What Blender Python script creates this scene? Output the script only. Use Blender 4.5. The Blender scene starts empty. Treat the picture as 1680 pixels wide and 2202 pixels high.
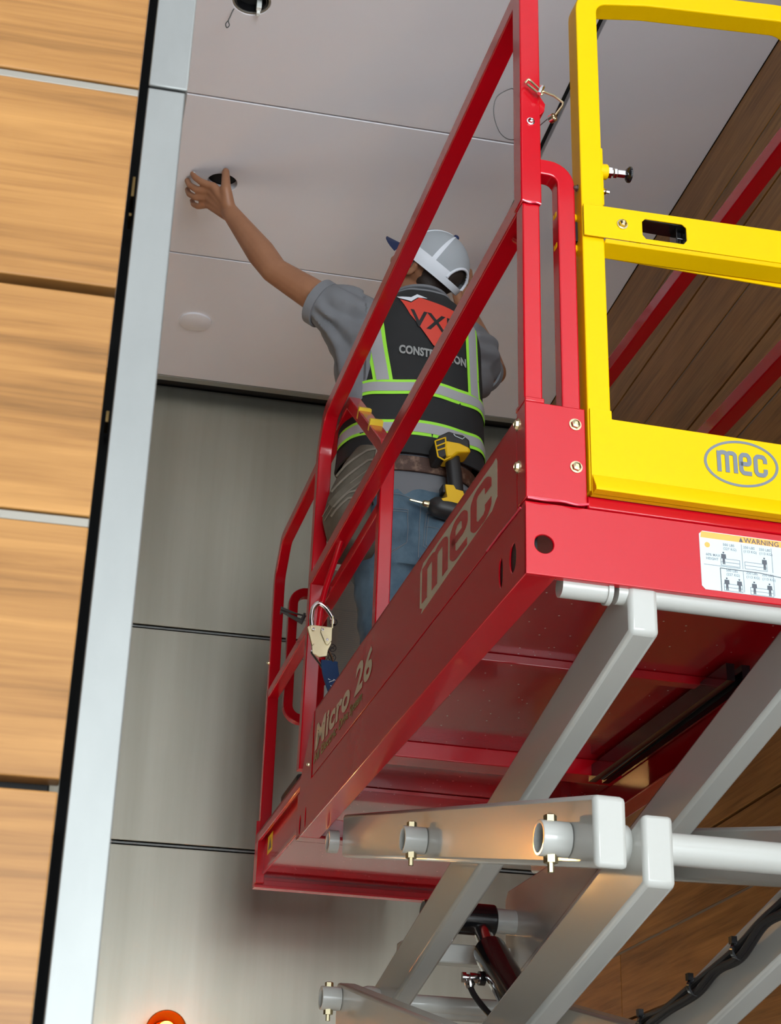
import bpy, bmesh, math, random
from mathutils import Vector, Matrix, noise
from mathutils.geometry import tessellate_polygon
random.seed(3)
SC = bpy.context.scene
COL = SC.collection
PI = math.pi
# ---------------------------------------------------------------- camera
cam_d = bpy.data.cameras.new('camera'); cam = bpy.data.objects.new('camera', cam_d); COL.objects.link(cam); SC.camera = cam
F_PX = 3504.34; PIT = math.radians(25.1318); ROLL = math.radians(1.6416); YAW = -math.radians(11.2427)
cp, sp = math.cos(PIT), math.sin(PIT)
fwd = Vector((0, cp, sp)); rt = Vector((1, 0, 0)); up = Vector((0, -sp, cp))
r2 = math.cos(ROLL)*rt + math.sin(ROLL)*up; u2 = -math.sin(ROLL)*rt + math.cos(ROLL)*up
RZ = Matrix.Rotation(YAW, 3, 'Z'); fwd, r2, u2 = RZ @ fwd, RZ @ r2, RZ @ u2
cam.matrix_world = Matrix(((r2.x, u2.x, -fwd.x, 0), (r2.y, u2.y, -fwd.y, 0), (r2.z, u2.z, -fwd.z, 1.5), (0, 0, 0, 1)))
cam_d.sensor_fit = 'VERTICAL'; cam_d.sensor_height = 24.0; cam_d.lens = F_PX/2202*24.0
cam_d.clip_start = 0.05
cam_d.dof.use_dof = True; cam_d.dof.focus_distance = 3.3; cam_d.dof.aperture_fstop = 15
# ---------------------------------------------------------------- world, daylight, exposure
w = bpy.data.worlds.new('world'); SC.world = w; w.use_nodes = True
bg = w.node_tree.nodes['Background']; bg.inputs[0].default_value = (0.72, 0.86, 1.0, 1); bg.inputs[1].default_value = 0.9
SC.view_settings.view_transform = 'Standard'; SC.view_settings.look = 'None'
SC.view_settings.exposure = 0.72; SC.view_settings.gamma = 1.0; SC.view_settings.use_curve_mapping = False
def area(name, loc, rot, sx, sy, power, col):
    l = bpy.data.lights.new(name, 'AREA'); l.shape = 'RECTANGLE'; l.size = sx; l.size_y = sy; l.energy = power; l.color = col
    o = bpy.data.objects.new(name, l); o.location = loc; o.rotation_euler = rot; COL.objects.link(o); return o
# daylight through the glazed front of the lobby (behind the camera) and through its side window
area('daylight_front_window', (1.6, -5.9, 1.75), (PI/2, 0, 0), 5.6, 3.0, 420, (0.90, 0.97, 1.0))
area('added_warm_fill', (-1.3, 4.0, 4.5), (0, 0, 0), .9, .9, 34, (1.0, .89, .74)).data.spread = math.radians(62)  # added unseen fill, warms left-facing sides and the bounce onto the ceiling
area('daylight_side_window', (6.3, -2.4, 1.8), (PI/2, 0, PI/2), 4.0, 3.0, 130, (0.92, 0.97, 1.0))

# ---------------------------------------------------------------- materials
def mat(name, col, rough=0.5, metal=0.0, coat=0.0, bump=None, var=None, emit=None, spec=0.5, trans=0, alpha=1, aniso=0):
    m = bpy.data.materials.new(name); m.use_nodes = True; nt = m.node_tree; b = nt.nodes['Principled BSDF']
    b.inputs['Base Color'].default_value = (*col, 1); b.inputs['Roughness'].default_value = rough
    b.inputs['Metallic'].default_value = metal; b.inputs['Coat Weight'].default_value = coat; b.inputs['Coat Roughness'].default_value = 0.06
    b.inputs['Specular IOR Level'].default_value = spec; b.inputs['Transmission Weight'].default_value = trans
    if aniso: b.inputs['Anisotropic'].default_value = aniso
    if emit: b.inputs['Emission Color'].default_value = (*emit[0], 1); b.inputs['Emission Strength'].default_value = emit[1]
    tc = nt.nodes.new('ShaderNodeTexCoord')
    if var:   # (scale3, second colour, lo, hi)
        mp = nt.nodes.new('ShaderNodeMapping'); mp.inputs['Scale'].default_value = var[0]; nt.links.new(tc.outputs['Object'], mp.inputs[0])
        n = nt.nodes.new('ShaderNodeTexNoise'); n.inputs['Scale'].default_value = 1; n.inputs['Detail'].default_value = 6; n.inputs['Roughness'].default_value = .6
        nt.links.new(mp.outputs[0], n.inputs[0])
        r = nt.nodes.new('ShaderNodeValToRGB'); r.color_ramp.elements[0].position = var[2]; r.color_ramp.elements[1].position = var[3]
        r.color_ramp.elements[0].color = (*col, 1); r.color_ramp.elements[1].color = (*var[1], 1)
        nt.links.new(n.outputs[0], r.inputs[0]); nt.links.new(r.outputs[0], b.inputs['Base Color'])
    if bump:  # (scale3, strength, distance)
        mp = nt.nodes.new('ShaderNodeMapping'); mp.inputs['Scale'].default_value = bump[0]; nt.links.new(tc.outputs['Object'], mp.inputs[0])
        n = nt.nodes.new('ShaderNodeTexNoise'); n.inputs['Scale'].default_value = 1; n.inputs['Detail'].default_value = 4
        nt.links.new(mp.outputs[0], n.inputs[0])
        bp = nt.nodes.new('ShaderNodeBump'); bp.inputs['Strength'].default_value = bump[1]; bp.inputs['Distance'].default_value = bump[2]
        nt.links.new(n.outputs[0], bp.inputs['Height']); nt.links.new(bp.outputs[0], b.inputs['Normal'])
    return m
def wood_mat():
    m = bpy.data.materials.new('wood_veneer'); m.use_nodes = True; nt = m.node_tree; b = nt.nodes['Principled BSDF']
    b.inputs['Roughness'].default_value = 0.38; b.inputs['Specular IOR Level'].default_value = 0.3
    tc = nt.nodes.new('ShaderNodeTexCoord')
    oi = nt.nodes.new('ShaderNodeObjectInfo')
    add = nt.nodes.new('ShaderNodeVectorMath'); add.operation = 'MULTIPLY_ADD'; add.inputs[1].default_value = (9, 5, 3)
    nt.links.new(oi.outputs['Random'], add.inputs[0]); nt.links.new(tc.outputs['Object'], add.inputs[2])
    def nz(sc, det, rough, dist=0):
        mp = nt.nodes.new('ShaderNodeMapping'); mp.inputs['Scale'].default_value = sc; nt.links.new(add.outputs[0], mp.inputs[0])
        n = nt.nodes.new('ShaderNodeTexNoise'); n.inputs['Scale'].default_value = 1; n.inputs['Detail'].default_value = det
        n.inputs['Roughness'].default_value = rough; n.inputs['Distortion'].default_value = dist
        nt.links.new(mp.outputs[0], n.inputs[0]); return n
    a = nz((3.2, 3.2, 95), 5, .62, .5); c = nz((1.7, 1.7, 16), 3, .5, 1.2)
    mx = nt.nodes.new('ShaderNodeMix'); mx.data_type = 'FLOAT'; mx.inputs[0].default_value = .42
    nt.links.new(a.outputs[0], mx.inputs[2]); nt.links.new(c.outputs[0], mx.inputs[3])
    r = nt.nodes.new('ShaderNodeValToRGB'); e = r.color_ramp.elements
    e[0].position = .33; e[0].color = (.165, .074, .018, 1); e[1].position = .66; e[1].color = (.42, .210, .060, 1)
    k = e.new(.46); k.color = (.285, .132, .035, 1)
    nt.links.new(mx.outputs[0], r.inputs[0]); nt.links.new(r.outputs[0], b.inputs['Base Color'])
    return m
MW = wood_mat()
M_RED = mat('red_paint', (.52, .002, .010), .2, coat=.25, spec=.4, bump=((260, 260, 260), .04, .001))
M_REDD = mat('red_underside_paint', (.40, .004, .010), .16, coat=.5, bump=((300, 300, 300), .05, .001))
def specks(m, sc, th, col):
    nt = m.node_tree; b = nt.nodes['Principled BSDF']; tc = nt.nodes.new('ShaderNodeTexCoord'); vo = nt.nodes.new('ShaderNodeTexVoronoi'); vo.inputs['Scale'].default_value = sc
    lt = nt.nodes.new('ShaderNodeMath'); lt.operation = 'LESS_THAN'; lt.inputs[1].default_value = th
    mx = nt.nodes.new('ShaderNodeMix'); mx.data_type = 'RGBA'; mx.inputs[6].default_value = b.inputs['Base Color'].default_value; mx.inputs[7].default_value = (*col, 1)
    nt.links.new(tc.outputs['Object'], vo.inputs['Vector']); nt.links.new(vo.outputs['Distance'], lt.inputs[0]); nt.links.new(lt.outputs[0], mx.inputs[0]); nt.links.new(mx.outputs[2], b.inputs['Base Color'])
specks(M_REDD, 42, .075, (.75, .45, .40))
M_YEL = mat('yellow_paint', (.85, .52, .0), .4, coat=.04, spec=.12, bump=((240, 240, 240), .03, .001))
M_GREY = mat('grey_paint', (.48, .485, .45), .26, coat=.35, bump=((260, 260, 260), .05, .001))
M_STEEL = mat('brushed_steel', (.20, .21, .205), .5, metal=.9, var=((3, 3, 1.2), (.28, .29, .28), .35, .7), bump=((160, 160, 4), .06, .001))
M_ZINC = mat('zinc_plated', (.62, .54, .34), .28, metal=1)
M_BRASS = mat('dull_brass', (.20, .13, .05), .4, metal=1)
M_CHR = mat('chrome', (.8, .8, .8), .12, metal=1)
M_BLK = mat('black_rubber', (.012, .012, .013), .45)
M_BLKG = mat('black_gloss_paint', (.008, .008, .009), .15, coat=.5)
M_DARK = mat('dark_void', (.01, .01, .01), .9)
M_CEIL = mat('ceiling_panel_laminate', (.78, .77, .81), .40, var=((1.2, 1.2, 1), (.82, .81, .85), .3, .7))
M_WALLP = mat('grey_metallic_panel', (.285, .27, .22), .32, metal=.85, var=((7, 7, .35), (.35, .335, .28), .3, .7), bump=((9, 9, .6), .08, .01))
M_REV = mat('reveal_aluminium', (.26, .245, .21), .45, metal=.4)
M_FLOOR = mat('polished_concrete', (.66, .67, .69), .35, var=((2, 2, 2), (.72, .73, .75), .3, .7))
M_TAN = mat('tan_plaster', (.40, .345, .28), .7)
M_WHITE = mat('white_plastic', (.85, .87, .83), .4)
M_DECT = mat('tan_decal_vinyl', (.55, .47, .34), .4)
M_GREEN = mat('green_decal_ink', (.16, .22, .06), .5)
M_DECG = mat('grey_decal_ink', (.17, .20, .24), .45)
M_DECW = mat('white_decal_vinyl', (.62, .72, .73), .4)
M_ORG = mat('orange_decal_ink', (.95, .45, .10), .45)
M_INK = mat('dark_decal_ink', (.09, .10, .12), .5)
M_INKL = mat('pale_decal_ink', (.20, .23, .27), .5)
M_PLAC = mat('grey_instruction_placard', (.42, .41, .35), .5)
M_SKIN = mat('skin', (.36, .165, .085), .48, var=((14, 14, 14), (.29, .125, .062), .3, .75), bump=((120, 120, 120), .1, .001))
M_HAIR = mat('dark_hair', (.030, .019, .014), .6, bump=((400, 400, 400), .5, .002))
M_SHIRT = mat('grey_cotton', (.19, .195, .21), .85, bump=((500, 500, 500), .15, .001))
M_VEST = mat('black_mesh_fabric', (.016, .017, .018), .75, bump=((700, 700, 700), .3, .001))
M_LIME = mat('lime_fabric', (.40, .95, .06), .6)
M_SILV = mat('silver_reflective_tape', (.42, .42, .44), .45, bump=((300, 300, 300), .1, .001))
M_LOGO = mat('red_print', (.72, .06, .035), .5)
M_LGREY = mat('grey_print', (.34, .35, .34), .5)
M_JEAN = mat('blue_denim', (.055, .105, .155), .8, var=((11, 11, 11), (.13, .21, .27), .35, .7), bump=((600, 600, 600), .3, .001))
M_STITCH = mat('pale_stitching', (.18, .21, .24), .8)
M_BOOT = mat('brown_leather', (.10, .05, .025), .6)
M_BELT = mat('worn_brown_leather', (.07, .03, .018), .55, var=((60, 60, 60), (.25, .15, .10), .5, .75))
M_POUCH = mat('grey_brown_canvas', (.105, .09, .065), .8, var=((30, 30, 30), (.14, .12, .09), .3, .7), bump=((400, 400, 400), .2, .001))
M_POUCHL = mat('pale_canvas_edging', (.21, .18, .14), .8)
M_CAPW = mat('white_cap_band', (.80, .84, .90), .8)
M_CAPM = mat('white_mesh', (.42, .45, .48), .9, bump=((900, 900, 900), .6, .002))
M_NAVY = mat('navy_fabric', (.012, .026, .095), .75)
M_DRY = mat('yellow_plastic', (.92, .56, .01), .4)
M_DRB = mat('charcoal_plastic', (.022, .022, .022), .45)
M_WEB = mat('navy_webbing', (.006, .035, .11), .75, bump=((500, 500, 900), .3, .001))
M_AMB = mat('amber_glass', (.95, .36, .05), .03, trans=1.0)
M_AMB.node_tree.nodes['Principled BSDF'].inputs['IOR'].default_value = 1.12
M_BULB = mat('lit_bulb', (1, .8, .45), .4, emit=((1, .62, .22), 60))
M_WIRE = mat('dark_wire', (.08, .08, .08), .5)
M_GLINT_DECAL = mat('yellow_glint_and_decal', (.75, .55, .02), .5)  # painted gold reflections on the rail, also the yellow sticker
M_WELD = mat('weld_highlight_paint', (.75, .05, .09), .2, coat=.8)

# ---------------------------------------------------------------- mesh helpers
V = Vector
def rrect(w, h, r, n=3):
    out = []
    for cx, cy, a0 in ((w/2-r, h/2-r, 0), (-w/2+r, h/2-r, PI/2), (-w/2+r, -h/2+r, PI), (w/2-r, -h/2+r, 1.5*PI)):
        for i in range(n): a = a0 + PI/2*i/(n-1); out.append((cx+r*math.cos(a), cy+r*math.sin(a)))
    return out
def circ(cx, cy, r, n=24, ry=None): return [(cx+r*math.cos(2*PI*i/n), cy+(ry or r)*math.sin(2*PI*i/n)) for i in range(n)]
def fillet(pts, R, n=7):
    pts = [V(p) for p in pts]; out = [pts[0]]
    for i in range(1, len(pts)-1):
        a, b, c = pts[i-1], pts[i], pts[i+1]; d1 = (a-b).normalized(); d2 = (c-b).normalized(); ang = d1.angle(d2)
        if ang > PI-.02: out.append(b); continue
        r = R[i-1] if isinstance(R, (list, tuple)) else R
        t = min(r/math.tan(ang/2), (a-b).length*.49, (c-b).length*.49); rr = t*math.tan(ang/2)
        p1, p2 = b+d1*t, b+d2*t; ctr = b+(d1+d2).normalized()*(rr/math.sin(ang/2))
        for k in range(n+1):
            f = k/n; v = (p1-ctr).lerp(p2-ctr, f)
            e1 = (p1-ctr); e2 = (p2-ctr); th = e1.angle(e2) if e1.length > 0 else 0
            if th > 1e-4: v = (e1*math.sin((1-f)*th)+e2*math.sin(f*th))/math.sin(th)
            out.append(ctr+v)
    out.append(pts[-1]); return out
def catmull(pts, n=8):
    pts = [V(p) for p in pts]; P = [pts[0]*2-pts[1]]+pts+[pts[-1]*2-pts[-2]]; out = []
    for i in range(1, len(P)-2):
        for k in range(n):
            t = k/n; a, b, c, d = P[i-1:i+3]
            out.append(.5*((2*b)+(c-a)*t+(2*a-5*b+4*c-d)*t*t+(3*b-a-3*c+d)*t**3))
    out.append(pts[-1]); return out
class MB:
    def __init__(s): s.v = []; s.f = []; s.crisp = False
    def add(s, vs, fs):
        o = len(s.v); s.v += [V(x) for x in vs]; s.f += [tuple(i+o for i in f) for f in fs]; return s
    def box(s, x0, x1, y0, y1, z0, z1):
        return s.add([(x0,y0,z0),(x1,y0,z0),(x1,y1,z0),(x0,y1,z0),(x0,y0,z1),(x1,y0,z1),(x1,y1,z1),(x0,y1,z1)],
                     [(0,3,2,1),(4,5,6,7),(0,1,5,4),(1,2,6,5),(2,3,7,6),(3,0,4,7)])
    def loft(s, rings, cap=True, closed=False):
        n = len(rings[0]); vs = [p for r in rings for p in r]; fs = []
        m = len(rings)
        for i in range(m if closed else m-1):
            for j in range(n):
                a, b = i*n+j, i*n+(j+1) % n; i2 = (i+1) % m
                fs.append((a, b, i2*n+(j+1) % n, i2*n+j))
        if cap and not closed: fs.append(tuple(reversed(range(n)))); fs.append(tuple(range((m-1)*n, m*n)))
        return s.add(vs, fs)
    def sweep(s, pts, prof, nrm=None):
        """profile (a,b): a along side vector, b along normal nrm"""
        pts = [V(p) for p in pts]; rings = []; nn = V(nrm) if nrm is not None else None
        for i, p in enumerate(pts):
            t = ((pts[min(i+1, len(pts)-1)]-pts[max(i-1, 0)])).normalized()
            if nrm is None:
                if i == 0: nn = t.orthogonal().normalized()
                else: nn = (nn - t*nn.dot(t)).normalized()
            n2 = (nn - t*nn.dot(t)).normalized(); sd = t.cross(n2)
            # mitre
            k = 1
            if 0 < i < len(pts)-1:
                d1 = (pts[i]-pts[i-1]).normalized(); c = max(d1.dot(t), .3); k = 1/c
            rings.append([p + sd*a*k + n2*b for a, b in prof])
        return s.loft(rings)
    def tube(s, pts, w, h=None, nrm=(1,0,0), R=0, rc=.0028):
        s.crisp = True
        if R: pts = fillet(pts, R)
        return s.sweep(pts, rrect(w, h or w, rc), nrm)
    def wire(s, pts, r, n=8, smooth=0):
        if smooth: pts = catmull(pts, smooth)
        return s.sweep(pts, circ(0, 0, r, n))
    def cyl(s, p0, p1, r, n=20, r1=None):
        p0, p1 = V(p0), V(p1); t = (p1-p0).normalized(); a = t.orthogonal().normalized(); b = t.cross(a)
        r1 = r if r1 is None else r1
        return s.loft([[p0+(a*math.cos(2*PI*i/n)+b*math.sin(2*PI*i/n))*r for i in range(n)], [p1+(a*math.cos(2*PI*i/n)+b*math.sin(2*PI*i/n))*r1 for i in range(n)]])
    def lathe(s, p0, axis, prof, n=20):
        p0 = V(p0); t = V(axis).normalized(); a = t.orthogonal().normalized(); b = t.cross(a)
        return s.loft([[p0+t*h+(a*math.cos(2*PI*i/n)+b*math.sin(2*PI*i/n))*max(r, 1e-4) for i in range(n)] for h, r in prof])
    def tubering(s, p0, p1, ro, ri, n=24):
        p0, p1 = V(p0), V(p1); t = (p1-p0).normalized(); a = t.orthogonal().normalized(); b = t.cross(a)
        def rg(p, r): return [p+(a*math.cos(2*PI*i/n)+b*math.sin(2*PI*i/n))*r for i in range(n)]
        return s.loft([rg(p0, ro), rg(p1, ro), rg(p1, ri), rg(p0, ri)], closed=True)
    def plate(s, outer, holes, w0, w1, f):
        loops = [outer]+list(holes); tri = tessellate_polygon([[V((u, v, 0)) for u, v in l] for l in loops])
        flat = [p for l in loops for p in l]; N = len(flat)
        vs = [f(u, v, w0) for u, v in flat]+[f(u, v, w1) for u, v in flat]
        fs = [tuple(t) for t in tri]+[tuple(i+N for i in reversed(t)) for t in tri]; o = 0
        for l in loops:
            n = len(l); fs += [(o+i, o+(i+1) % n, o+(i+1) % n+N, o+i+N) for i in range(n)]; o += n
        return s.add(vs, fs)
    def ellipsoid(s, c, r, R=None, nu=20, nv=12):
        c = V(c); rings = []
        for j in range(1, nv):
            ph = PI*j/nv; rings.append([V((r[0]*math.sin(ph)*math.cos(2*PI*i/nu), r[1]*math.sin(ph)*math.sin(2*PI*i/nu), -r[2]*math.cos(ph))) for i in range(nu)])
        rings = [[c+(R @ p if R else p) for p in q] for q in rings]
        return s.loft(rings)
    def capsule(s, p0, r0, p1, r1, n=16):
        p0, p1 = V(p0), V(p1); t = (p1-p0); L = t.length
        if L < 1e-6: return s.ellipsoid(p0, (r0,)*3)
        t /= L; prof = [(-r0*math.cos(a), r0*math.sin(a)) for a in (.15, .6, 1.1)]+[(0, r0), (L, r1)]+[(L+r1*math.cos(a), r1*math.sin(a)) for a in (1.1, .6, .15)]
        return s.lathe(p0, t, prof, n)
    def strokes(s, segs, wd, f, w0=0, w1=.0004):
        for k_, (a, b) in enumerate(segs):
            w1 = w1+.000015; a = V(a); b = V(b); t = (b-a).normalized(); nn = V((-t.y, t.x)); h = wd/2
            q = [a-t*h+nn*h, a-t*h-nn*h, b+t*h-nn*h, b+t*h+nn*h]
            s.plate([(p.x, p.y) for p in q], [], w0, w1, f)
        return s
    def mesh(s, name, off=(0, 0, 0), fix=True, smooth=True, ang=38):
        me = bpy.data.meshes.new(name); off = V(off); me.from_pydata([tuple(p-off) for p in s.v], [], s.f); me.update()
        bm = bmesh.new(); bm.from_mesh(me)
        if fix: bmesh.ops.recalc_face_normals(bm, faces=bm.faces)
        lim = math.radians(20 if s.crisp else ang)
        for e in bm.edges:
            if len(e.link_faces) == 2 and e.calc_face_angle(0) > lim: e.smooth = False
        for f in bm.faces: f.smooth = smooth
        bm.to_mesh(me); bm.free(); return me
    def make(s, name, m, parent=None, bevel=0, off=None, **k):
        me = s.mesh(name, off if off is not None else (parent_off(parent)), **k); me.materials.append(m)
        o = bpy.data.objects.new(name, me); COL.objects.link(o)
        if parent: o.parent = parent
        if bevel:
            b = o.modifiers.new('bevel', 'BEVEL'); b.width = bevel; b.segments = 2; b.limit_method = 'ANGLE'; b.angle_limit = .6; b.harden_normals = False
        return o
OFFS = {}
def parent_off(p):
    while p is not None:
        if p.name in OFFS: return OFFS[p.name]
        p = p.parent
    return (0, 0, 0)
def thing(name, loc, rz, label, cat, off=(0, 0, 0), group=None):
    o = bpy.data.objects.new(name, None); COL.objects.link(o); o.location = loc; o.rotation_euler = (0, 0, rz); o.empty_display_size = .1
    o['label'] = label; o['category'] = cat
    if group: o['group'] = group
    OFFS[o.name] = V(off); return o
def struct(o, label=None, cat=None):
    o['kind'] = 'structure'
    if label: o['label'] = label
    if cat: o['category'] = cat
    return o
def tag(o, label, cat, group=None):
    o['label'] = label; o['category'] = cat
    if group: o['group'] = group
    return o
def text_mb(body, size, f, shear=0, bold=0, wdt=1.0, w=.0004, align='LEFT'):
    c = bpy.data.curves.new('t', 'FONT'); c.body = body; c.size = size; c.shear = shear; c.offset = bold; c.align_x = align; c.resolution_u = 4; c.space_character = 1.05
    o = bpy.data.objects.new('t', c); COL.objects.link(o); dg = bpy.context.evaluated_depsgraph_get(); dg.update()
    me = o.evaluated_get(dg).to_mesh(); mb = MB()
    mb.add([f(v.co.x*wdt, v.co.y, w) for v in me.vertices], [tuple(p.vertices) for p in me.polygons])
    o.evaluated_get(dg).to_mesh_clear(); bpy.data.objects.remove(o); bpy.data.curves.remove(c); return mb
def blob(mb, voxel, smooth=4, disp=None):
    me = mb.mesh('blob'); o = bpy.data.objects.new('blob', me); COL.objects.link(o)
    m = o.modifiers.new('r', 'REMESH'); m.mode = 'VOXEL'; m.voxel_size = voxel
    if smooth: q = o.modifiers.new('s', 'SMOOTH'); q.factor = .5; q.iterations = smooth
    dg = bpy.context.evaluated_depsgraph_get(); dg.update(); e = o.evaluated_get(dg).to_mesh()
    out = MB(); nr = [v.normal.copy() for v in e.vertices]
    out.v = [v.co.copy() for v in e.vertices]; out.f = [tuple(p.vertices) for p in e.polygons]
    o.evaluated_get(dg).to_mesh_clear(); bpy.data.objects.remove(o); bpy.data.meshes.remove(me)
    if disp: out.v = [p+n*disp(p, n) for p, n in zip(out.v, nr)]
    return out

# ================================================================ THE SETTING
ZC = 4.6; YW = 5.62; XR = 1.69; YL = 1.12
# floor
struct(MB().box(-4.5, 6.6, -6.3, 6.2, -.1, 0).make('floor', M_FLOOR))
# ceiling: dark backing board with laminate panels hung under it
ce = struct(MB().box(-4.5, 6.6, -6.3, YW+.6, ZC+.03, ZC+.16).make('ceiling', M_DARK))
def cpanel(x0, x1, y0, y1, holes=()):
    return MB().plate([(x0, y0), (x1, y0), (x1, y1), (x0, y1)], [circ(hx, hy, hr, 32) for hx, hy, hr in holes], ZC, ZC+.028, lambda u, v, q: V((u, v, q))).make('panel', M_CEIL, ce, bevel=.002)
G = .004
rows = [-6.2, -5.3, -4.47, -3.64, -2.81, -1.98, -1.15, -.32, .51, 1.34, 2.17, 3.0, 3.83, 4.66, 5.502]
HOLE = (.272, 4.236, .047); CAN = (.256, 3.412, .052)
for i in range(len(rows)-1):
    y0, y1 = rows[i]+G, rows[i+1]-G
    holes = []
    for h in (HOLE, CAN):
        if y0 < h[1] < y1: holes.append(h)
    cpanel(-4.4, -1.605, y0, y1); cpanel(-1.595, 1.186, y0, y1, holes)
    if y1 > 1.4: continue
    else: cpanel(1.206, 6.4, y0, y1)
cpanel(1.206, XR-.002, .52, 5.50)
MB().box(-4.4, XR-.01, 5.503, 5.536, ZC-.002, ZC+.028).make('edge_bead', M_REV, ce, bevel=.002)
# small painted access cover and hole edges
cv = MB().lathe((.272, 5.079, ZC-.0002), (0, 0, -1), [(0, .058), (.006, .058), (.008, .054), (.0085, 0)], 40).make('round_cover_plate', M_CEIL, off=(0, 0, 0))
tag(cv, 'small round blank cover plate on ceiling left of the man', 'cover plate')
# back wall
wb = struct(MB().box(-4.5, XR+.3, YW+.02, YW+.16, 0, ZC+.03).make('wall_back', M_DARK))
zs = [0, .45, 1.24, 2.03, 2.826, 3.619, 4.62]
for i in range(6):
    for xa, xb in ((-4.4, -1.9), (-1.9, .08), (.08, XR)):
        MB().box(xa+.004, xb-.004, YW, YW+.02, zs[i]+.008, zs[i+1]-.008 if i < 5 else zs[i+1]).make('panel', M_WALLP, wb, bevel=.0015)
    if i: MB().box(-4.4, XR-.004, YW+.006, YW+.02, zs[i]-.0025, zs[i]+.0035).make('reveal_strip', M_STEEL, wb)
# right wall: wood veneer boards, every other joint an aluminium reveal
wr = struct(MB().box(XR+.02, XR+.16, 1.42, YW+.02, 0, ZC+.03).make('wall_right', M_DARK))
vs_ = [1.42, 2.60, 3.68, 4.76, YW-.002]
for k in range(23):
    z0 = .2*k; z1 = z0+.2
    for a in range(3):
        vs_ = [1.42, 2.60, 4.76 if k < 12 else YW-.004, YW-.002]
        if a == 2 and k >= 12: continue
        MB().box(XR, XR+.02, vs_[a]+.002, vs_[a+1]-.002, z0+.004, (z1-.004) if k < 22 else ZC+.0).make('board', MW, wr, bevel=.001)
for k in range(1, 23):
    if k % 2 == 0: MB().box(XR+.003, XR+.02, 1.43, YW-.004, .2*k-.0035, .2*k+.0035).make('reveal_strip', M_REV, wr)
struct(MB().box(XR+.16, 6.6, 1.42, 1.55, 0, ZC+.03).make('wall_return', M_TAN))
# left wood wall close to the camera (faces the camera)
wl = struct(MB().box(-4.5, -.012, YL+.02, YL+.14, 0, ZC+.03).make('wall_left', M_DARK))
for k in range(23):
    z0 = .2*k; z1 = z0+.2
    for xa, xb in ((-3.0, -1.8), (-1.8, -.6), (-.6, -.0035)):
        MB().box(xa+.001, xb-.001, YL, YL+.02, z0+.0045, (z1-.0045) if k < 22 else ZC).make('board', MW, wl, bevel=.0012)
    if k and k % 2 == 0: MB().box(-3.0, -.0045, YL+.0015, YL+.02, z0-.0040, z0+.0032).make('reveal_strip', M_REV, wl, bevel=.0008)
struct(MB().box(-4.5, -3.0, YL, YL+.02, 0, ZC).make('wall_left_end', M_TAN))
# stainless corner trim on the end of the wood wall
tr = struct(MB().box(-.0045, .034, YL+.075, YL+.14, 0, ZC).make('trim_1', M_DARK), 'stainless steel corner trim closing the end of the wood panelled wall')
for z0, z1, d in ((0, 2.404, 0), (2.4055, ZC, -.0015)):
    MB().plate([(.0035-.0006, YL-.003+d), (.0345-d, YL-.003+d), (.0345-d, YL+.14), (.031, YL+.14), (.031, YL+.0005+d), (.0035, YL+.0005+d)], [], z0, z1,
               lambda u, v, q: V((u, v, q))).make('steel_cover', M_STEEL, tr, bevel=.0012)
for zc_, hh_ in ((2.315, .020), (2.295, .003), (2.10, .010)):
    MB().box(-.0015, .0015, YL+.030, YL+.05, zc_, zc_+hh_).make('fixing_clip', M_BRASS, tr, bevel=.0005)
# lobby shell behind the camera
struct(MB().box(-4.6, -4.5, -6.3, YW+.16, 0, ZC+.03).make('wall_far_left', M_TAN))
wf = struct(MB().box(-4.5, -1.3, -6.1, -6.0, 0, ZC).box(-1.3, 6.5, -6.1, -6.0, 3.35, ZC).box(-1.3, 6.5, -6.1, -6.0, 0, .2).make('wall_front', M_TAN))
wn = struct(MB().box(-1.3, 4.5, -6.06, -6.0, .2, .26).box(-1.3, 4.5, -6.06, -6.0, 3.29, 3.35).box(4.5, 6.5, -6.06, -6.0, .2, 3.35).make('window_1', M_BLK))
for k in range(5): MB().box(-1.3+1.42*k, -1.22+1.42*k, -5.82, -5.76, .2, 3.35).make('mullion', M_BLK, wn)
struct(MB().box(6.5, 6.6, -6.1, 1.5, 0, ZC).make('wall_far_right', M_TAN))

# ---------------------------------------------------------------- lamps
def sconce(x, z, label):
    t = thing('globe_wall_lamp', (x, YW, z), 0, label, 'lamp')
    MB().lathe((0, -.001, 0), (0, -1, 0), [(0, .05), (.012, .05), (.016, .045), (.016, 0)], 28).cyl((0, -.01, 0), (0, -.05, 0), .01).make('wall_bracket', M_ZINC, t)
    g = MB(); rings = []
    for j in range(0, 15):
        a = .02+j*(2.85)/14; rings.append([V((.068*math.sin(a)*math.cos(2*PI*i/36), -.115+.068*math.sin(a)*math.sin(2*PI*i/36), .068*math.cos(a))) for i in range(36)])
    for j in range(14, -1, -1):
        a = .02+j*(2.85)/14; rings.append([V((.065*math.sin(a)*math.cos(2*PI*i/36), -.115+.065*math.sin(a)*math.sin(2*PI*i/36), .065*math.cos(a))) for i in range(36)])
    g.loft(rings, cap=True).make('copper_shade', M_AMB, t)
    b = MB().ellipsoid((0, -.120, .004), (.028, .028, .028)).make('bulb', M_BULB, t)
    MB().cyl((0, -.050, .0), (0, -.095, .002), .014).make('lamp_socket', M_ZINC, t)
    l = bpy.data.lights.new('lamp_glow', 'POINT'); l.energy = 5; l.color = (1, .55, .18); l.shadow_soft_size = .035
    lo = bpy.data.objects.new('lamp_glow', l); lo.location = (0, -.16, -.07); lo.parent = t; COL.objects.link(lo)
    return t
sconce(.405, 2.197, 'round copper globe wall lamp glowing amber at bottom of the grey wall')
sconce(-.56, 2.96, 'amber globe wall lamp on grey wall behind the wood wall')

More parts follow.
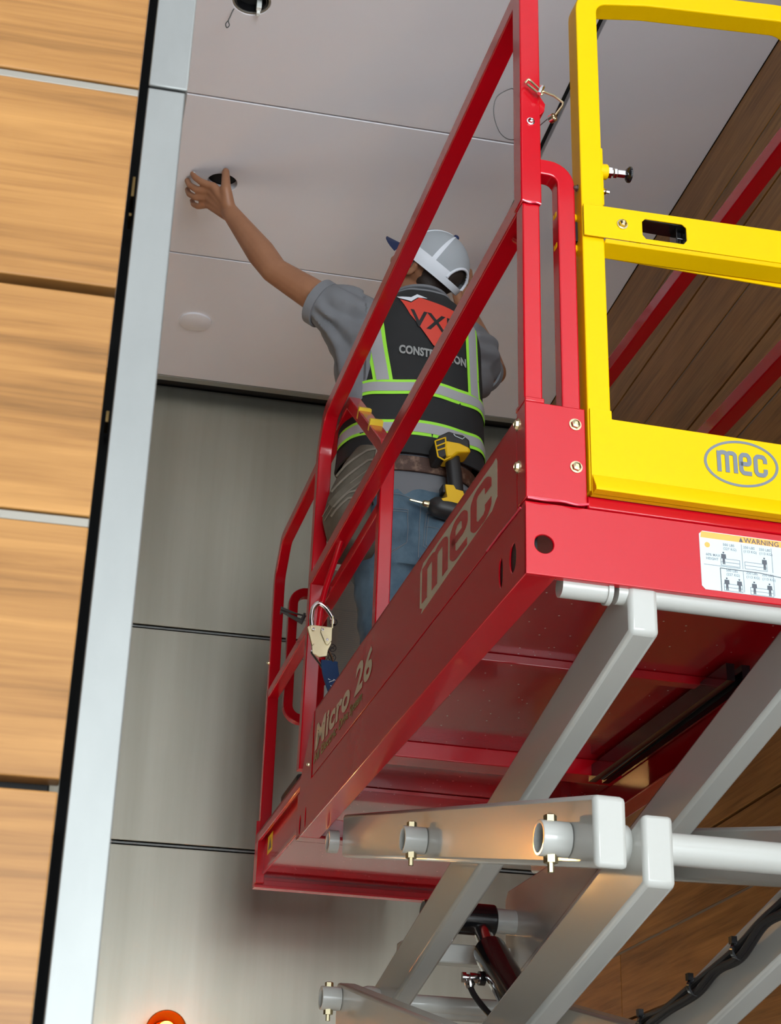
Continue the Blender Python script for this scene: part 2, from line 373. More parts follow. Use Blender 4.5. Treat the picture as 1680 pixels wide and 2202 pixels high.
# recessed can light with its cut hole, dangling wire
t = thing('recessed_light_can', (CAN[0], CAN[1], ZC), 0, 'open recessed light can with white connector in the ceiling, top edge', 'light', off=(CAN[0], CAN[1], ZC))
x, y = CAN[0], CAN[1]
MB().tubering((x, y, ZC+.002), (x, y, ZC+.028), .0515, .047, 36).make('cut_rim', M_REV, t)
MB().tubering((x, y+.004, ZC+.006), (x, y+.004, ZC+.10), .043, .040, 36).lathe((x, y+.004, ZC+.099), (0, 0, 1), [(0, .043), (.004, .043), (.004, 0)], 30).make('can_housing', M_BLKG, t)
MB().box(x+.016, x+.030, y+.012, y+.028, ZC-.004, ZC+.03).box(x+.018, x+.028, y+.026, y+.040, ZC-.012, ZC+.006).make('white_connector', M_WHITE, t, bevel=.002)
MB().wire([(x-.036, y+.03, ZC+.01), (x-.045, y+.042, ZC-.004), (x-.05, y+.05, ZC-.018), (x-.054, y+.055, ZC-.03), (x-.05, y+.056, ZC-.044), (x-.056, y+.06, ZC-.05), (x-.06, y+.06, ZC-.038), (x-.054, y+.055, ZC-.028)], .0016, 6, 6).make('dangling_wire', M_WIRE, t)

# ================================================================ THE SCISSOR LIFT (frame: x right, y away, z from platform bottom corner)
LYAW = math.radians(13.606886-11.242709); OX, OY, OZ = .66574418, 2.25269006, 2.50307202
LIFT = thing('scissor_lift', (OX, OY, 0), LYAW, 'red scissor lift with yellow entry gate, grey scissor arms and a long platform', 'scissor lift', off=(0, 0, -OZ))
W = .70; L1 = 1.835; L2 = 2.69
lx = V((math.cos(LYAW), math.sin(LYAW), 0)); ly = V((-math.sin(LYAW), math.cos(LYAW), 0))
def lw(x, y, z): return V((OX, OY, OZ))+lx*x+ly*y+V((0, 0, z))
XZ = lambda y0, s=1: (lambda u, v, q: V((u, y0+s*q, v)))           # plates facing -y
YZ = lambda x0, s=1: (lambda u, v, q: V((x0+s*q, u, v)))           # plates in a side plane
XY = lambda z0: (lambda u, v, q: V((u, v, z0+q)))
def sub(p, mb, name, m, **k): return mb.make(name, m, p, **k)
def boltmb(p, ax, r=.0085, h=.006):
    p = V(p); a = V(ax).normalized()
    return MB().lathe(p, a, [(0, r*1.25), (.0015, r*1.25), (.0016, r)], 18).lathe(p+a*.0016, a, [(0, r), (h*.7, r*.85), (h, r*.45), (h*.8, r*.4)], 6)
# --- front end plate
fp = MB().plate([(0, -.004), (W, -.004), (W, .122), (0, .122)], [circ(.031, .050, .016, 28), circ(W-.031, .050, .016, 28)], 0, .006, XZ(0)).box(.052, W-.052, .004, .014, -.004, .002).box(.0, W, .004, .02, .116, .122).make('front_end_plate', M_RED, LIFT, bevel=.0015)
MB().plate([(.108, .125), (W-.108, .125), (W-.108, .148), (.108, .148)], [], 0, .05, XZ(.004)).make('gate_sill', M_RED, LIFT, bevel=.003)
for sx in (0, 1):
    m_ = lambda x: W-x if sx else x
    def bx(mb, a, b, *r): x0, x1 = sorted((m_(a), m_(b))); return mb.box(x0, x1, *r)
    s_ = -1 if sx else 1
    YZm = (lambda x0, s=1: (lambda u, v, q: V((m_(x0+s*q), u, v))))
    # corner post, bracket, curved tube
    cb = bx(bx(MB(), 0, .104, -.005, .040, .126, .301), .0, .034, -.005, .045, .301, .31).make('corner_bracket', M_RED, LIFT, bevel=.002)
    for zz in (.191, .269):
        boltmb((m_(.086), -.005, zz), (0, -1, 0)).make('bolt', M_ZINC, cb)
        boltmb((m_(0), .031, zz+.005), (-s_, 0, 0)).make('bolt', M_ZINC, cb)
    MB().wire([(m_(.002), -.006, .125), (m_(.03), -.007, .1235), (m_(.06), -.006, .126), (m_(.085), -.007, .123), (m_(.105), -.006, .127)], .0022, 8, 4).make('weld_bead', M_WELD, LIFT)
    p = bx(bx(MB(), .001, .033, .001, .036, .29, .70), -.002, .036, -.002, .040, .70, 1.25).make('front_post', M_RED, LIFT, bevel=.003)
    MB().wire([(m_(.0), -.002, .702), (m_(.012), -.003, .698), (m_(.024), -.0028, .7005), (m_(.034), -.002, .699)], .002, 8, 3).make('weld_bead', M_WELD, LIFT)
    MB().tube([(m_(.02), .02, .786), (m_(.084), .02, .786), (m_(.084), .02, .29)], .032, .032, (0, 1, 0), R=.062).make('curved_guard_tube', M_RED, LIFT)
    MB().plate([(m_(.033), .946), (m_(.038), .935), (m_(.046), .922), (m_(.044), .905), (m_(.035), .895)], [], 0, .036, XZ(.0)).make('lock_lug', M_RED, LIFT, bevel=.001)
    boltmb((m_(.017), -.002, .875), (0, -1, 0), .006).make('bolt', M_CHR, LIFT)
    # side channel with slots; toe board
    def ell(cy, cz, ry, rz, n=20): return [(cy+ry*math.cos(2*PI*i/n), cz+rz*math.sin(2*PI*i/n)) for i in range(n)]
    beam = MB().plate([(0, -.004), (L1, -.004), (L1, .116), (0, .116)], [ell(.127, .047, .010, .026), ell(.064, .048, .0165, .025), ell(1.72, .03, .007, .026), ell(1.788, .026, .010, .026)], 0, .003, YZm(0))
    bx(beam, .001, .052, .0065, L1, -.0035, .002); bx(beam, .001, .05, .0065, L1, .110, .1155)
    beam.make('side_channel', M_RED, LIFT, bevel=.0015)
    MB().plate([(.04, .119), (1.655, .119), (1.655, .290), (.04, .290)], [], 0, .006, YZm(0)).plate([(.03, .285), (1.655, .285), (1.655, .292), (.03, .292)], [], 0, .02, YZm(0)).make('toe_board', M_RED, LIFT, bevel=.0015)
    MB().plate([(1.69, .119), (L1, .119), (L1, .155), (1.69, .30)], [], 0.004, .010, YZm(0)).make('rear_gusset', M_RED, LIFT, bevel=.0015)
    MB().wire([(m_(-.001), .02, .1175), (m_(-.0015), .12, .118), (m_(-.001), .2, .1175)], .0018, 6).make('weld_bead', M_WELD, LIFT)
    bx(MB(), .0032, .03, .03, .21, .006, .095).make('slot_shade_block', M_BLK, LIFT)  # black box painting in the shaded interior behind the near slots
    bx(MB(), .0032, .03, 1.70, 1.825, .004, .07).make('slot_shade_block', M_BLK, LIFT)  # same painted darkness behind the far slots
    # main rails
    rail = [(m_(.019), .03, 1.187), (m_(.019), 1.73, 1.187), (m_(.019), 1.80, 1.10), (m_(.019), 1.86, .19)]
    MB().tube(rail, .038, .038, (1, 0, 0), R=[.06, .10]).make('top_rail', M_RED, LIFT)
    MB().tube([(m_(.019), .03, .714), (m_(.019), 1.84, .714)], .038, .038, (1, 0, 0)).make('mid_rail', M_RED, LIFT)
    # hook eye rod under mid rail
    MB().wire([(m_(.018), 1.50, .705), (m_(.012), 1.55, .66), (m_(-.002), 1.61, .58), (m_(-.004), 1.645, .50), (m_(.004), 1.66, .465), (m_(.02), 1.70, .45)], .008, 10, 5).make('anchor_rod', M_RED, LIFT)
    # front short rod seen below mid rail near the post
    MB().wire([(m_(.02), .10, .69), (m_(.02), .06, .655), (m_(.02), .03, .64)], .006, 8, 3).make('gate_stop_rod', M_RED, LIFT)
    # --- extension guard rails
    ex = .062
    MB().tube([(m_(ex), 2.70, .20), (m_(ex), 2.70, 1.08), (m_(ex), 2.60, 1.178), (m_(ex), 1.64, 1.178), (m_(ex), 1.22, .83), (m_(ex), 1.24, .20)], .034, .034, (1, 0, 0), R=[.09, .06, .03, .05]).make('extension_rail', M_RED, LIFT)
    MB().tube([(m_(ex), 1.21, .672), (m_(ex), 2.70, .672)], .03, .034, (1, 0, 0)).make('extension_mid_rail', M_RED, LIFT)
    # golden light reflections on the rail, painted as small yellow bars
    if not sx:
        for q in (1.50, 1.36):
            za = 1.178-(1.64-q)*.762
            MB().tube([(ex, q, za), (ex, q-.012, za-.0092)], .0344, .0344, (1, 0, 0)).make('gold_glint', M_GLINT_DECAL, LIFT)
    # curved far-end handle loop
    MB().tube([(m_(.20), 2.70, 1.035), (m_(.112), 2.70, 1.035), (m_(.112), 2.70, .60), (m_(.20), 2.70, .60)], .030, .030, (0, 1, 0), R=.06).make('end_guard_loop', M_RED, LIFT)
    MB().tube([(m_(.215), 2.70, .20), (m_(.215), 2.70, 1.178)], .034, .034, (0, 1, 0)).make('end_post', M_RED, LIFT)
    # extension side channel
    e = MB(); bx(e, .055, .060, L1-.25, L2, .085, .215); bx(e, .035, .060, L1-.25, L2, .205, .215); bx(e, .035, .045, L1-.02, L2, .185, .215); bx(e, .035, .06, L2-.05, L2, .06, .215)
    e.make('extension_side_channel', M_RED, LIFT, bevel=.0015)
boltmb((0.0, 1.70, .16), (-1, 0, 0), .0045).make('bolt', M_ZINC, LIFT)
boltmb((.045, 2.70, .24), (-1, 0, 0), .0045).make('bolt', M_ZINC, LIFT)
boltmb((.045, 2.70, .78), (-1, 0, 0), .0045).make('bolt', M_ZINC, LIFT)
boltmb((.04, 1.83, .845), (0, -1, 0), .0055).make('bolt', M_ZINC, LIFT)
MB().tube([(.20, 2.70, 1.178), (W-.20, 2.70, 1.178)], .034, .034, (0, 1, 0)).make('end_top_rail', M_RED, LIFT)
MB().tube([(.20, 2.70, .735), (.52, 2.70, .735)], .03, .03, (0, 1, 0)).make('end_mid_rail', M_RED, LIFT)
MB().box(.035, W-.035, L2, L2+.006, .05, .26).box(.035, W-.035, L2-.03, L2, .05, .058).box(.035, W-.035, L2-.022, L2-.018, .05, .075).make('extension_end_plate', M_RED, LIFT, bevel=.001)
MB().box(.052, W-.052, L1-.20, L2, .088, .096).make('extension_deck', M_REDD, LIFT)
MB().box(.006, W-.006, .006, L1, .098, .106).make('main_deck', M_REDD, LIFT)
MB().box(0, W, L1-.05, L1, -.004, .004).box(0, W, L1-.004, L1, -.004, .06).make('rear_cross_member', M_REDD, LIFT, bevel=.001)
MB().box(.05, W-.05, 1.23, 1.30, .060, .098).make('deck_cross_member', M_RED, LIFT, bevel=.002)
MB().box(.05, W-.05, .62, .65, .08, .098).make('deck_cross_member', M_REDD, LIFT, bevel=.002)
MB().wire([(.60, .55, .07), (.60, .9, .065), (.60, 1.22, .06)], .012, 10).make('slide_rod', M_BLKG, LIFT)
for sx_ in (.575, .608): MB().box(sx_, sx_+.017, .5, 1.25, .05, .085).make('slide_rail', M_BLKG, LIFT)
# small yellow warning triangle decal on the extension web
MB().plate([(2.50, .13), (2.58, .13), (2.58, .185), (2.50, .185)], [], -.0005, -.0002, YZ(.055)).make('warning_sticker', M_GLINT_DECAL, LIFT)
MB().plate([(2.515, .14), (2.565, .14), (2.54, .175)], [], -.0008, -.0006, YZ(.055)).make('sticker_symbol', M_INK, LIFT)

# --- decals on the toe board : text runs from far (left in view) to near
TB = lambda y0, z0, slope=0: (lambda u, v, q: V((-.0006-q, y0-u, z0+v+slope*u)))
MB().plate([(.641-.02, .172), (.625+.005, .165), (.144+.03, .181), (.144, .195), (.144, .262), (.150, .270), (.165, .268), (.62, .268), (.641, .255), (.641, .18)], [], .0003, .0006, lambda u, v, q: V((-q, u, v))).make('logo_plate', M_DECT, LIFT)
def mec(fm, H, Wd, sw, name, m, parent, w=.0004, sh=0):
    out = MB(); S = []
    AS = 2.5; fm0 = fm; fm = lambda u, v, q: fm0(u/AS*Wd+sh*v*H, v*H, q)
    s = lambda x, y: (x*AS, y)
    # m
    lw_, g = .0, 0
    for pts in ([(.04, .06), (.04, .94)], [(.04, .86), (.10, .94), (.16, .94), (.20, .86), (.20, .06)], [(.20, .86), (.25, .94), (.32, .94), (.36, .86), (.36, .06)],
                [(.48, .50), (.64, .50), (.64, .80), (.60, .94), (.51, .94), (.47, .80), (.47, .20), (.51, .06), (.65, .06)],
                [(.95, .68), (.95, .82), (.91, .94), (.80, .94), (.76, .82), (.76, .20), (.80, .06), (.91, .06), (.95, .18), (.95, .30)]):
        P = fillet([V((*s(*p), 0)) for p in pts], .11, 5); n = len(P); w += .00001
        L_, R_ = [], []
        for i, p in enumerate(P):
            t = (P[min(i+1, n-1)]-P[max(i-1, 0)]).normalized(); k = 1
            if 0 < i < n-1: k = 1/max(.5, (P[i]-P[i-1]).normalized().dot(t))
            q = V((-t.y, t.x, 0))*sw/2*k; e = t*(-sw*.28 if i == 0 else (sw*.28 if i == n-1 else 0)); L_.append(p+q+e); R_.append(p-q+e)
        vs = [fm(a.x, a.y, w) for pr2 in zip(L_, R_) for a in pr2]+[fm(a.x, a.y, w+.0003) for pr2 in zip(L_, R_) for a in pr2]; N = 2*n
        fs = []
        for i in range(n-1):
            o = 2*i; fs += [(o, o+1, o+3, o+2), (o+N, o+2+N, o+3+N, o+1+N), (o, o+2, o+2+N, o+N), (o+1, o+1+N, o+3+N, o+3)]
        fs += [(0, N, N+1, 1), (N-2, N-1, 2*N-1, 2*N-2)]
        out.add(vs, fs)
    return out.make(name, m, parent)
mec(TB(.625, .183), .074, .455, .20, 'logo_letters', M_RED, LIFT, .0004, -.0)
tm = text_mb('Micro', .086, TB(1.638, .178, -.0), .12, .0030, 1.80); tm.make('model_lettering', M_DECT, LIFT)
text_mb('26', .092, TB(1.205, .180), .16, .0030, 1.75).make('model_lettering', M_DECT, LIFT)
text_mb('All Electric', .032, TB(1.64, .146), .1, .0006, 1.7).make('green_lettering', M_GREEN, LIFT)
text_mb('Drive System', .032, TB(1.36, .148), .1, .0006, 1.3).make('green_lettering', M_GREEN, LIFT)

# --- front warning decal
dx0, dx1, dz0, dz1 = .297, .52, .007, .110
FD = lambda x0=0, z0=0: (lambda u, v, q: V((x0+u, -.0003-q, z0+v)))
MB().plate([(dx0+u, dz0+v) for u, v in [(.006, 0), (.217, 0), (.223, .006), (.223, .097), (.217, .103), (.006, .103), (0, .097), (0, .006)]], [], 0, .0003, FD()).make('warning_decal', M_DECW, LIFT)
MB().plate([(dx0+.002, dz1-.012), (dx1-.002, dz1-.012), (dx1-.004, dz1-.001), (dx0+.004, dz1-.001)], [], .0003, .0005, FD()).plate(circ(dx0+.0135, dz1-.024, .0048), [], .0003, .0006, FD()).make('decal_header', M_ORG, LIFT)
text_mb('WARNING', .0125, FD(.376, .0985), 0, .0002, 1.0, .0007).add([FD(.367, .0985)(a, b, .0007) for a, b in ((0, 0), (.0075, 0), (.00375, .0085))], [(0, 1, 2)]).make('decal_lettering', M_INK, LIFT)
tt = MB()
for u, v, s in ((.338, .088, '500 LBS'), (.338, .081, '(227 KG)'), (.374, .088, '250 LBS'), (.374, .081, '(113 KG)'), (.402, .088, '250 LBS'), (.402, .081, '(113 KG)'),
                (.341, .043, '500 LBS'), (.341, .036, '(227 KG)'), (.376, .043, '250 LBS'), (.376, .036, '(113 KG)'), (.404, .043, '250 LBS'), (.404, .036, '(113 KG)'), (.307, .067, '60% MAX'), (.307, .060, 'HEIGHT')):
    q = text_mb(s, .0062, FD(u, v), 0, .0001, .95, .0006); tt.add(q.v, q.f)
tt.make('decal_small_print', M_INKL, LIFT)
fg = MB(); fl = MB()
def person_icon(x, z, s=1):
    fg.plate(circ(x, z+.0205*s, .0016*s, 10), [], .0005, .0007, FD())
    for q in ([(x-.004*s, z+.018*s), (x+.004*s, z+.018*s), (x+.0045*s, z+.011*s), (x+.002*s, z+.010*s), (x+.0022*s, z), (x+.0004*s, z), (x, z+.008*s), (x-.0004*s, z), (x-.0022*s, z), (x-.002*s, z+.010*s), (x-.0045*s, z+.011*s)],):
        fg.plate(q, [], .0005, .0007, FD())
for x, z in ((.338, .055), (.410, .054), (.341, .010), (.363, .010), (.389, .009), (.416, .009)): person_icon(x, z)
for x0, x1, z in ((.333, .366, .053), (.375, .414, .052), (.336, .368, .009), (.382, .422, .008)):
    fl.strokes([((x0, z), (x1, z)), ((x0, z), (x0, z+.012)), ((x1, z), (x1, z+.012)), ((x0, z+.012), (x1, z+.012)), ((x0, z+.006), (x1, z+.006))], .0009, FD(), .0004, .0005)
fl.strokes([((.371, .051), (.371, .094)), ((.424, .051), (.424, .094)), ((.371, .01), (.371, .046)), ((.424, .01), (.424, .046)), ((.303, .051), (.366, .051))], .0009, FD(), .0004, .0005)
fg.strokes([((.331, .008), (.331, .0475)), ((.331, .0475), (.40, .0475)), ((.40, .0475), (.45, .043)), ((.45, .043), (.5, .043))], .0013, FD(), .0004, .0006)
fl.make('decal_diagram', M_INKL, LIFT); fg.make('decal_figures', M_INK, LIFT)

# --- yellow gate (hinged frame between the corner posts)
GX0, GX1 = .107, .600
gate = MB().tube([(GX0+.020, .012, .15), (GX0+.020, .012, 1.19), (GX0+.14, .012, 1.215), (GX1-.02, .012, 1.262-.01), (GX1-.02, .012, .15)], .041, .044, (0, 1, 0), R=[.045, .3, .05]).make('gate', M_YEL, LIFT)
MB().plate([(GX0+.002, .144), (GX1, .144), (GX1, .285), (GX0+.041, .285), (GX0+.041, .30), (GX0+.002, .30)], [], 0, .004, XZ(-.0135)).make('gate_kick_plate', M_YEL, gate, bevel=.0015)
MB().loft([[V((x, -.0137, .178)), V((x, -.030, .150)), V((x, -.030, .144)), V((x, .0, .144)), V((x, .0, .178))] for x in (GX0+.003, GX0+.03, GX1)]).make('gate_lower_lip', M_YEL, gate, bevel=.001)
MB().plate([(GX0+.0, .640), (GX1, .655), (GX1, .726), (GX0, .705)], [[(.222, .653), (.216, .660), (.216, .688), (.222, .695), (.292, .6975), (.2995, .691), (.2995, .664), (.293, .6555)]], 0, .003, XZ(-.018)).make('gate_mid_rail', M_YEL, gate, bevel=.001)
MB().loft([[V((x, -.0165, .640+s)), V((x, -.012, .634+s)), V((x, .026, .628+s)), V((x, .030, .634+s)), V((x, .028, .640+s)), V((x, .0, .640+s))] for x, s in ((GX0+.04, 0), (GX1, .0155))]).box(GX0+.02, GX1, .030, .034, .634, .664).make('gate_mid_flange', M_YEL, gate, bevel=.001)
MB().box(.208, .216, -.012, .028, .648, .70).box(.300, .308, -.012, .028, .652, .702).box(.21, .305, -.012, .026, .6975, .702).box(.284, .287, -.008, .02, .655, .696).box(.284, .305, -.008, -.004, .672, .675).box(.286, .30, .004, .02, .655, .696).make('black_latch_handle', M_BLKG, gate, bevel=.002)
boltmb((.178, -.0185, .674), (0, -1, 0), .008, .008).make('bolt', M_ZINC, gate)
MB().box(GX0+.038, GX0+.046, -.004, .03, .72, .845).make('plunger_boss_plate', M_YEL, gate, bevel=.003)
MB().cyl((GX0+.04, .008, .800), (GX0+.056, .008, .802), .014).make('plunger_boss', M_YEL, gate, bevel=.001)
pk = MB().lathe((GX0+.056, .008, .802), (1, 0, .08), [(0, .011), (.008, .011), (.008, .006), (.012, .006), (.013, .0095), (.018, .0095), (.020, .0075), (.034, .0075), (.036, .005), (.040, .005)], 6).make('lock_plunger', M_CHR, gate, smooth=False)
MB().lathe((GX0+.092, .008, .805), (1, 0, .08), [(0, .006), (.003, .012), (.006, .015), (.009, .015), (.0105, .012), (.0105, 0)], 20).make('plunger_knob', M_BLKG, gate)
MB().wire([(GX0+.04, 0, .752), (GX0+.056, 0, .752)], .003, 8).lathe((GX0+.046, 0, .752), (1, 0, 0), [(0, .006), (.004, .005), (.004, 0)], 10).make('bolt', M_CHR, gate)
boltmb((GX0-.002, .004, .752), (-1, 0, 0), .005).make('bolt', M_BELT, gate)
for hz_ in (.690, .625): MB().box(GX0-.040, GX0, .012, .030, hz_, hz_+.013).make('gate_hinge', M_YEL, gate, bevel=.003)
MB().box(GX0-.014, GX0, .012, .04, .645, .685).make('hinge_pad', M_BLK, gate)
# ellipse logo on kick plate
GD = lambda q0: (lambda u, v, q: V((u, -.0138-q0-q, v)))
ang = .17
def erot(cx, cz, a, b, n=48): return [(cx+a*math.cos(2*PI*i/n), cz+b*math.sin(2*PI*i/n)+.05*a*math.cos(2*PI*i/n)) for i in range(n)]
MB().plate(erot(.375, .236, .0675, .043), [erot(.375, .236, .0625, .0385)], 0, .0003, GD(.0002)).make('gate_logo_ring', M_DECG, gate)
mec(lambda u, v, q: GD(.0002)(.331+u, .216+v+.02*u, q), .039, .092, .20, 'gate_logo_letters', M_DECG, gate)

# --- lock pin with lanyard on front post
pin = MB().wire([(.004, -.012, .951), (.009, -.014, .958), (.014, -.014, .956), (.034, -.016, .934), (.030, -.016, .929), (.008, -.013, .948)], .0022, 8, 4).wire([(.036, -.014, .938), (.056, -.02, .927), (.072, -.022, .914), (.070, -.022, .906), (.050, -.018, .872)], .0022, 8).make('lock_pin', M_ZINC, LIFT)
MB().lathe((.031, -.018, .935), (.4, 0, 1), [(-.008, .004), (0, .0045), (.010, .0045), (.014, .002)], 12).make('pin_shaft', M_CHR, pin)
MB().tubering((.050, -.016, .876), (.054, -.024, .876), .008, .0045, 18).make('pin_clip', M_CHR, pin)
MB().wire([(.044, -.015, .876), (.03, .03, .880), (.0, .05, .87), (-.022, .055, .885), (-.034, .055, .925), (-.028, .055, .965), (-.004, .05, .985), (.004, .045, .98)], .0009, 6, 8).make('pin_lanyard', M_WIRE, pin)
pin2 = MB().wire([(.070, 2.68, .945), (.068, 2.66, .955), (.115, 2.66, .945), (.150, 2.66, .94), (.140, 2.66, .918), (.064, 2.66, .948)], .003, 8).lathe((.14, 2.66, .93), (.3, 0, 1), [(-.018, .004), (0, .006), (.02, .004)], 10).make('lock_pin', M_WIRE, LIFT)
MB().wire([(.145, 2.66, .925), (.18, 2.66, .92), (.215, 2.66, .89), (.235, 2.66, .84), (.22, 2.66, .79), (.18, 2.66, .78), (.12, 2.66, .80)], .0012, 6, 6).make('pin_lanyard', M_WIRE, pin2)

# --- manual placard at the far end
pl = MB().box(.225, .36, 2.672, 2.68, .755, 1.12).make('instruction_placard', M_PLAC, LIFT, bevel=.001)
PD = lambda u, v, q: V((u, 2.6715-q, v))
pr = MB()
for zz in (1.095, .98, .955): pr.plate([(.23, zz), (.355, zz), (.355, zz+.002), (.23, zz+.002)], [], 0, .0003, PD)
random.seed(5)
for k in range(46):
    zz = 1.085-.0072*k; x0 = .262 if random.random() < .8 else .27
    pr.plate([(x0, zz), (x0+.05+.03*random.random(), zz), (x0+.05, zz+.0025), (x0, zz+.0025)], [], 0, .0002, PD)
pr.make('placard_text', M_LGREY, pl)
for zz in (.935, .845, .812):
    MB().plate(circ(.245, zz, .0135, 24), [circ(.245, zz, .011, 24)], 0, .0004, PD).strokes([((.238, zz-.007), (.252, zz+.007)), ((.241, zz+.002), (.25, zz-.003))], .0022, PD, 0, .0004).make('placard_pictogram', M_INK, pl)
wd = MB().box(.225, .33, 2.672, 2.68, .62, .715).make('white_safety_label', M_DECW, LIFT)
MB().strokes([((.258, .655), (.27, .69)), ((.25, .655), (.268, .655)), ((.262, .668), (.268, .672))], .0045, PD, 0, .0004).make('label_symbol', M_INK, wd)
MB().plate(circ(.242, .70, .006), [circ(.242, .70, .0048)], 0, .0003, PD).make('label_ring', M_INK, wd)
MB().plate(circ(.30, .70, .006), [circ(.30, .70, .0048)], 0, .0003, PD).make('label_symbol', M_INK, wd)
MB().box(.10, .50, 2.40, 2.66, .096, .34).make('control_box', M_BLK, LIFT, bevel=.01)

# --- scissor arms
def arm(x0, x1, ya, za, yb, zb, hh=.052, name='scissor_arm', bev=.008):
    a, b = V((0, ya, za)), V((0, yb, zb)); t = (b-a).normalized(); n = V((0, -t.z, t.y))
    if n.z < 0: n = -n
    # near end cut vertically
    kn = hh/abs(n.z)
    vs = [(ya, za+kn), (yb, zb+kn), (yb, zb-kn), (ya, za-kn)]
    return MB().plate(vs, [], 0, x1-x0, YZ(x0)).make(name, M_GREY, LIFT, bevel=bev)
ZD = .405
HX = ((.083, .134), (.569, .620)); AX = ((.174, .224), (.488, .538))
YN, YF = -.03, 1.64
for k in range(6):
    zt = -.015-ZD*k; zb = zt-ZD
    for (x0, x1) in HX: arm(x0, x1, YN-.02, zb+.005, YF+.02, zt-.008)          # far top to near bottom
    for (x0, x1) in AX: arm(x0, x1, YN+(.0375 if k == 0 else .02), zt-.010 if k == 0 else zt-.004, YF+.02, zb-.01)
    # pins: centre and ends
    cy, cz = .82, (zt+zb)/2-.004
    for (py, pz, nm) in ((cy+.06, cz+.005, 'centre_pin'), (YN+.09, zb+.016, 'end_pin'), (YF-.03, zb, 'end_pin')):
        pp = MB().tubering((.036, py, pz), (.082, py, pz), .027, .0215, 28).cyl((.055, py, pz), (.6, py, pz), .0215).make(nm, M_GREY, LIFT, bevel=.001)
        MB().lathe((.055, py, pz+.025), (0, 0, 1), [(0, .010), (.010, .010), (.012, .007), (.012, 0)], 6).make('pin_bolt_head', M_ZINC, pp, smooth=False)
        MB().lathe((.055, py, pz-.025), (0, 0, -1), [(0, .011), (.012, .011), (.012, .005), (.026, .005)], 6).make('pin_bolt_nut', M_ZINC, pp, smooth=False)
        MB().lathe((.134, py, pz), (1, 0, 0), [(0, .030), (.012, .034), (.028, .034), (.040, .030)], 28).make('spacer_collar', M_GREY, pp)
    MB().cyl((.212, YN+.05, zb+.006), (.482, YN+.05, zb+.006), .0245, 32).make('cross_tube', M_GREY, LIFT)
    MB().cyl((.212, YF-.02, zb-.012), (.482, YF-.02, zb-.012), .020, 32).make('cross_tube', M_GREY, LIFT)
MB().cyl((.066, .030, -.006), (.142, .030, -.006), .0185, 28).lathe((.142, .030, -.006), (1, 0, 0), [(0, .022), (.008, .022), (.010, .018)], 28).cyl((.16, .030, -.006), (W-.066, .030, -.006), .0185, 28).make('top_pivot_tube', M_GREY, LIFT)
MB().box(.212, .482, 1.55, 1.60, -.33, -.285).make('cross_brace', M_GREY, LIFT, bevel=.004)
MB().tubering((.055, 1.70, -.03), (.08, 1.70, -.03), .028, .02, 24).make('slide_roller', M_GREY, LIFT)
# lift cylinder
cyl = MB().cyl((.262, 1.55, -.225), (.440, 1.55, -.225), .038, 32).make('cylinder_cross_tube', M_BLKG, LIFT, bevel=.004)
MB().cyl((.440, 1.55, -.225), (.505, 1.55, -.225), .030, 28).make('cylinder_boss', M_GREY, LIFT)
MB().plate([(1.62, -.16), (1.60, -.14), (1.25, -.14), (1.0, -.21), (1.1, -.33), (1.50, -.36), (1.60, -.33), (1.62, -.26)], [], 0, .04, YZ(.490)).make('cylinder_bracket', M_GREY, LIFT, bevel=.004)
rodd = MB().cyl((.405, 1.55, -.235), (.405, 1.46, -.325), .021, 28).make('cylinder_rod', M_CHR, LIFT)
MB().cyl((.405, 1.475, -.31), (.405, .50, -.98), .040, 32).make('cylinder_barrel', M_BLKG, LIFT, bevel=.006)
ft = MB().lathe((.372, 1.41, -.385), (-1, 0, 0), [(0, .016), (.014, .016), (.014, .011)], 16).make('hose_port', M_BLKG, LIFT)
MB().lathe((.360, 1.41, -.385), (-1, 0, 0), [(0, .010), (.012, .012), (.024, .012), (.026, .008), (.032, .008), (.033, .012), (.042, .012), (.043, 0)], 10).lathe((.336, 1.41, -.387), (.1, -.1, -1), [(0, .011), (.014, .012), (.022, .009), (.022, 0)], 10).make('hose_fitting', M_CHR, ft)
MB().wire([(.336, 1.41, -.40), (.345, 1.39, -.43), (.365, 1.33, -.48), (.385, 1.22, -.54), (.39, 1.0, -.62)], .007, 10, 6).make('hydraulic_hose', M_BLK, LIFT)
# cable bundle strapped along the right-hand lower arm
CB = [(.474, .02, -.42), (.470, .12, -.455), (.466, .20, -.470), (.470, .30, -.500), (.468, .39, -.513), (.470, .48, -.532), (.466, .60, -.552), (.470, .71, -.562), (.468, .85, -.600), (.40, .95, -.640), (.30, 1.02, -.655)]
cbo = MB()
for d, r in (((0, 0, .004), .0065), ((-.004, 0, -.006), .006), ((-.006, .004, .002), .005), ((.002, 0, -.010), .0045)):
    j = [V(p)+V(d)+V((0, 0, (.007 if i % 2 else -.004)*(1 if d[2] > 0 else -1)*.5)) for i, p in enumerate(CB)]
    cbo.wire(j, r, 8, 6)
cbo = cbo.make('cable_bundle', M_BLK, LIFT)
for (y_, z_) in ((.30, -.500), (.48, -.532), (.71, -.562)):
    MB().tubering((.468, y_-.005, z_-.001), (.468, y_+.005, z_+.001), .016, .012, 16).box(.452, .462, y_-.006, y_+.006, z_+.010, z_+.022).make('cable_tie', M_BLKG, cbo)
# --- lower scissor, chassis and wheels down to the floor (below the frame)
ch = MB().box(-.04, W+.04, -.05, 1.85, -OZ+.08, -OZ+.19).make('chassis', M_RED, LIFT, bevel=.01)
for x_ in (-.02, W-.06):
    for y_ in (.12, 1.65): MB().lathe((x_, y_, -OZ+.115), (1, 0, 0), [(0, .10), (.01, .115), (.07, .115), (.08, .10), (.08, .0)], 28).make('wheel', M_BLK, LIFT)

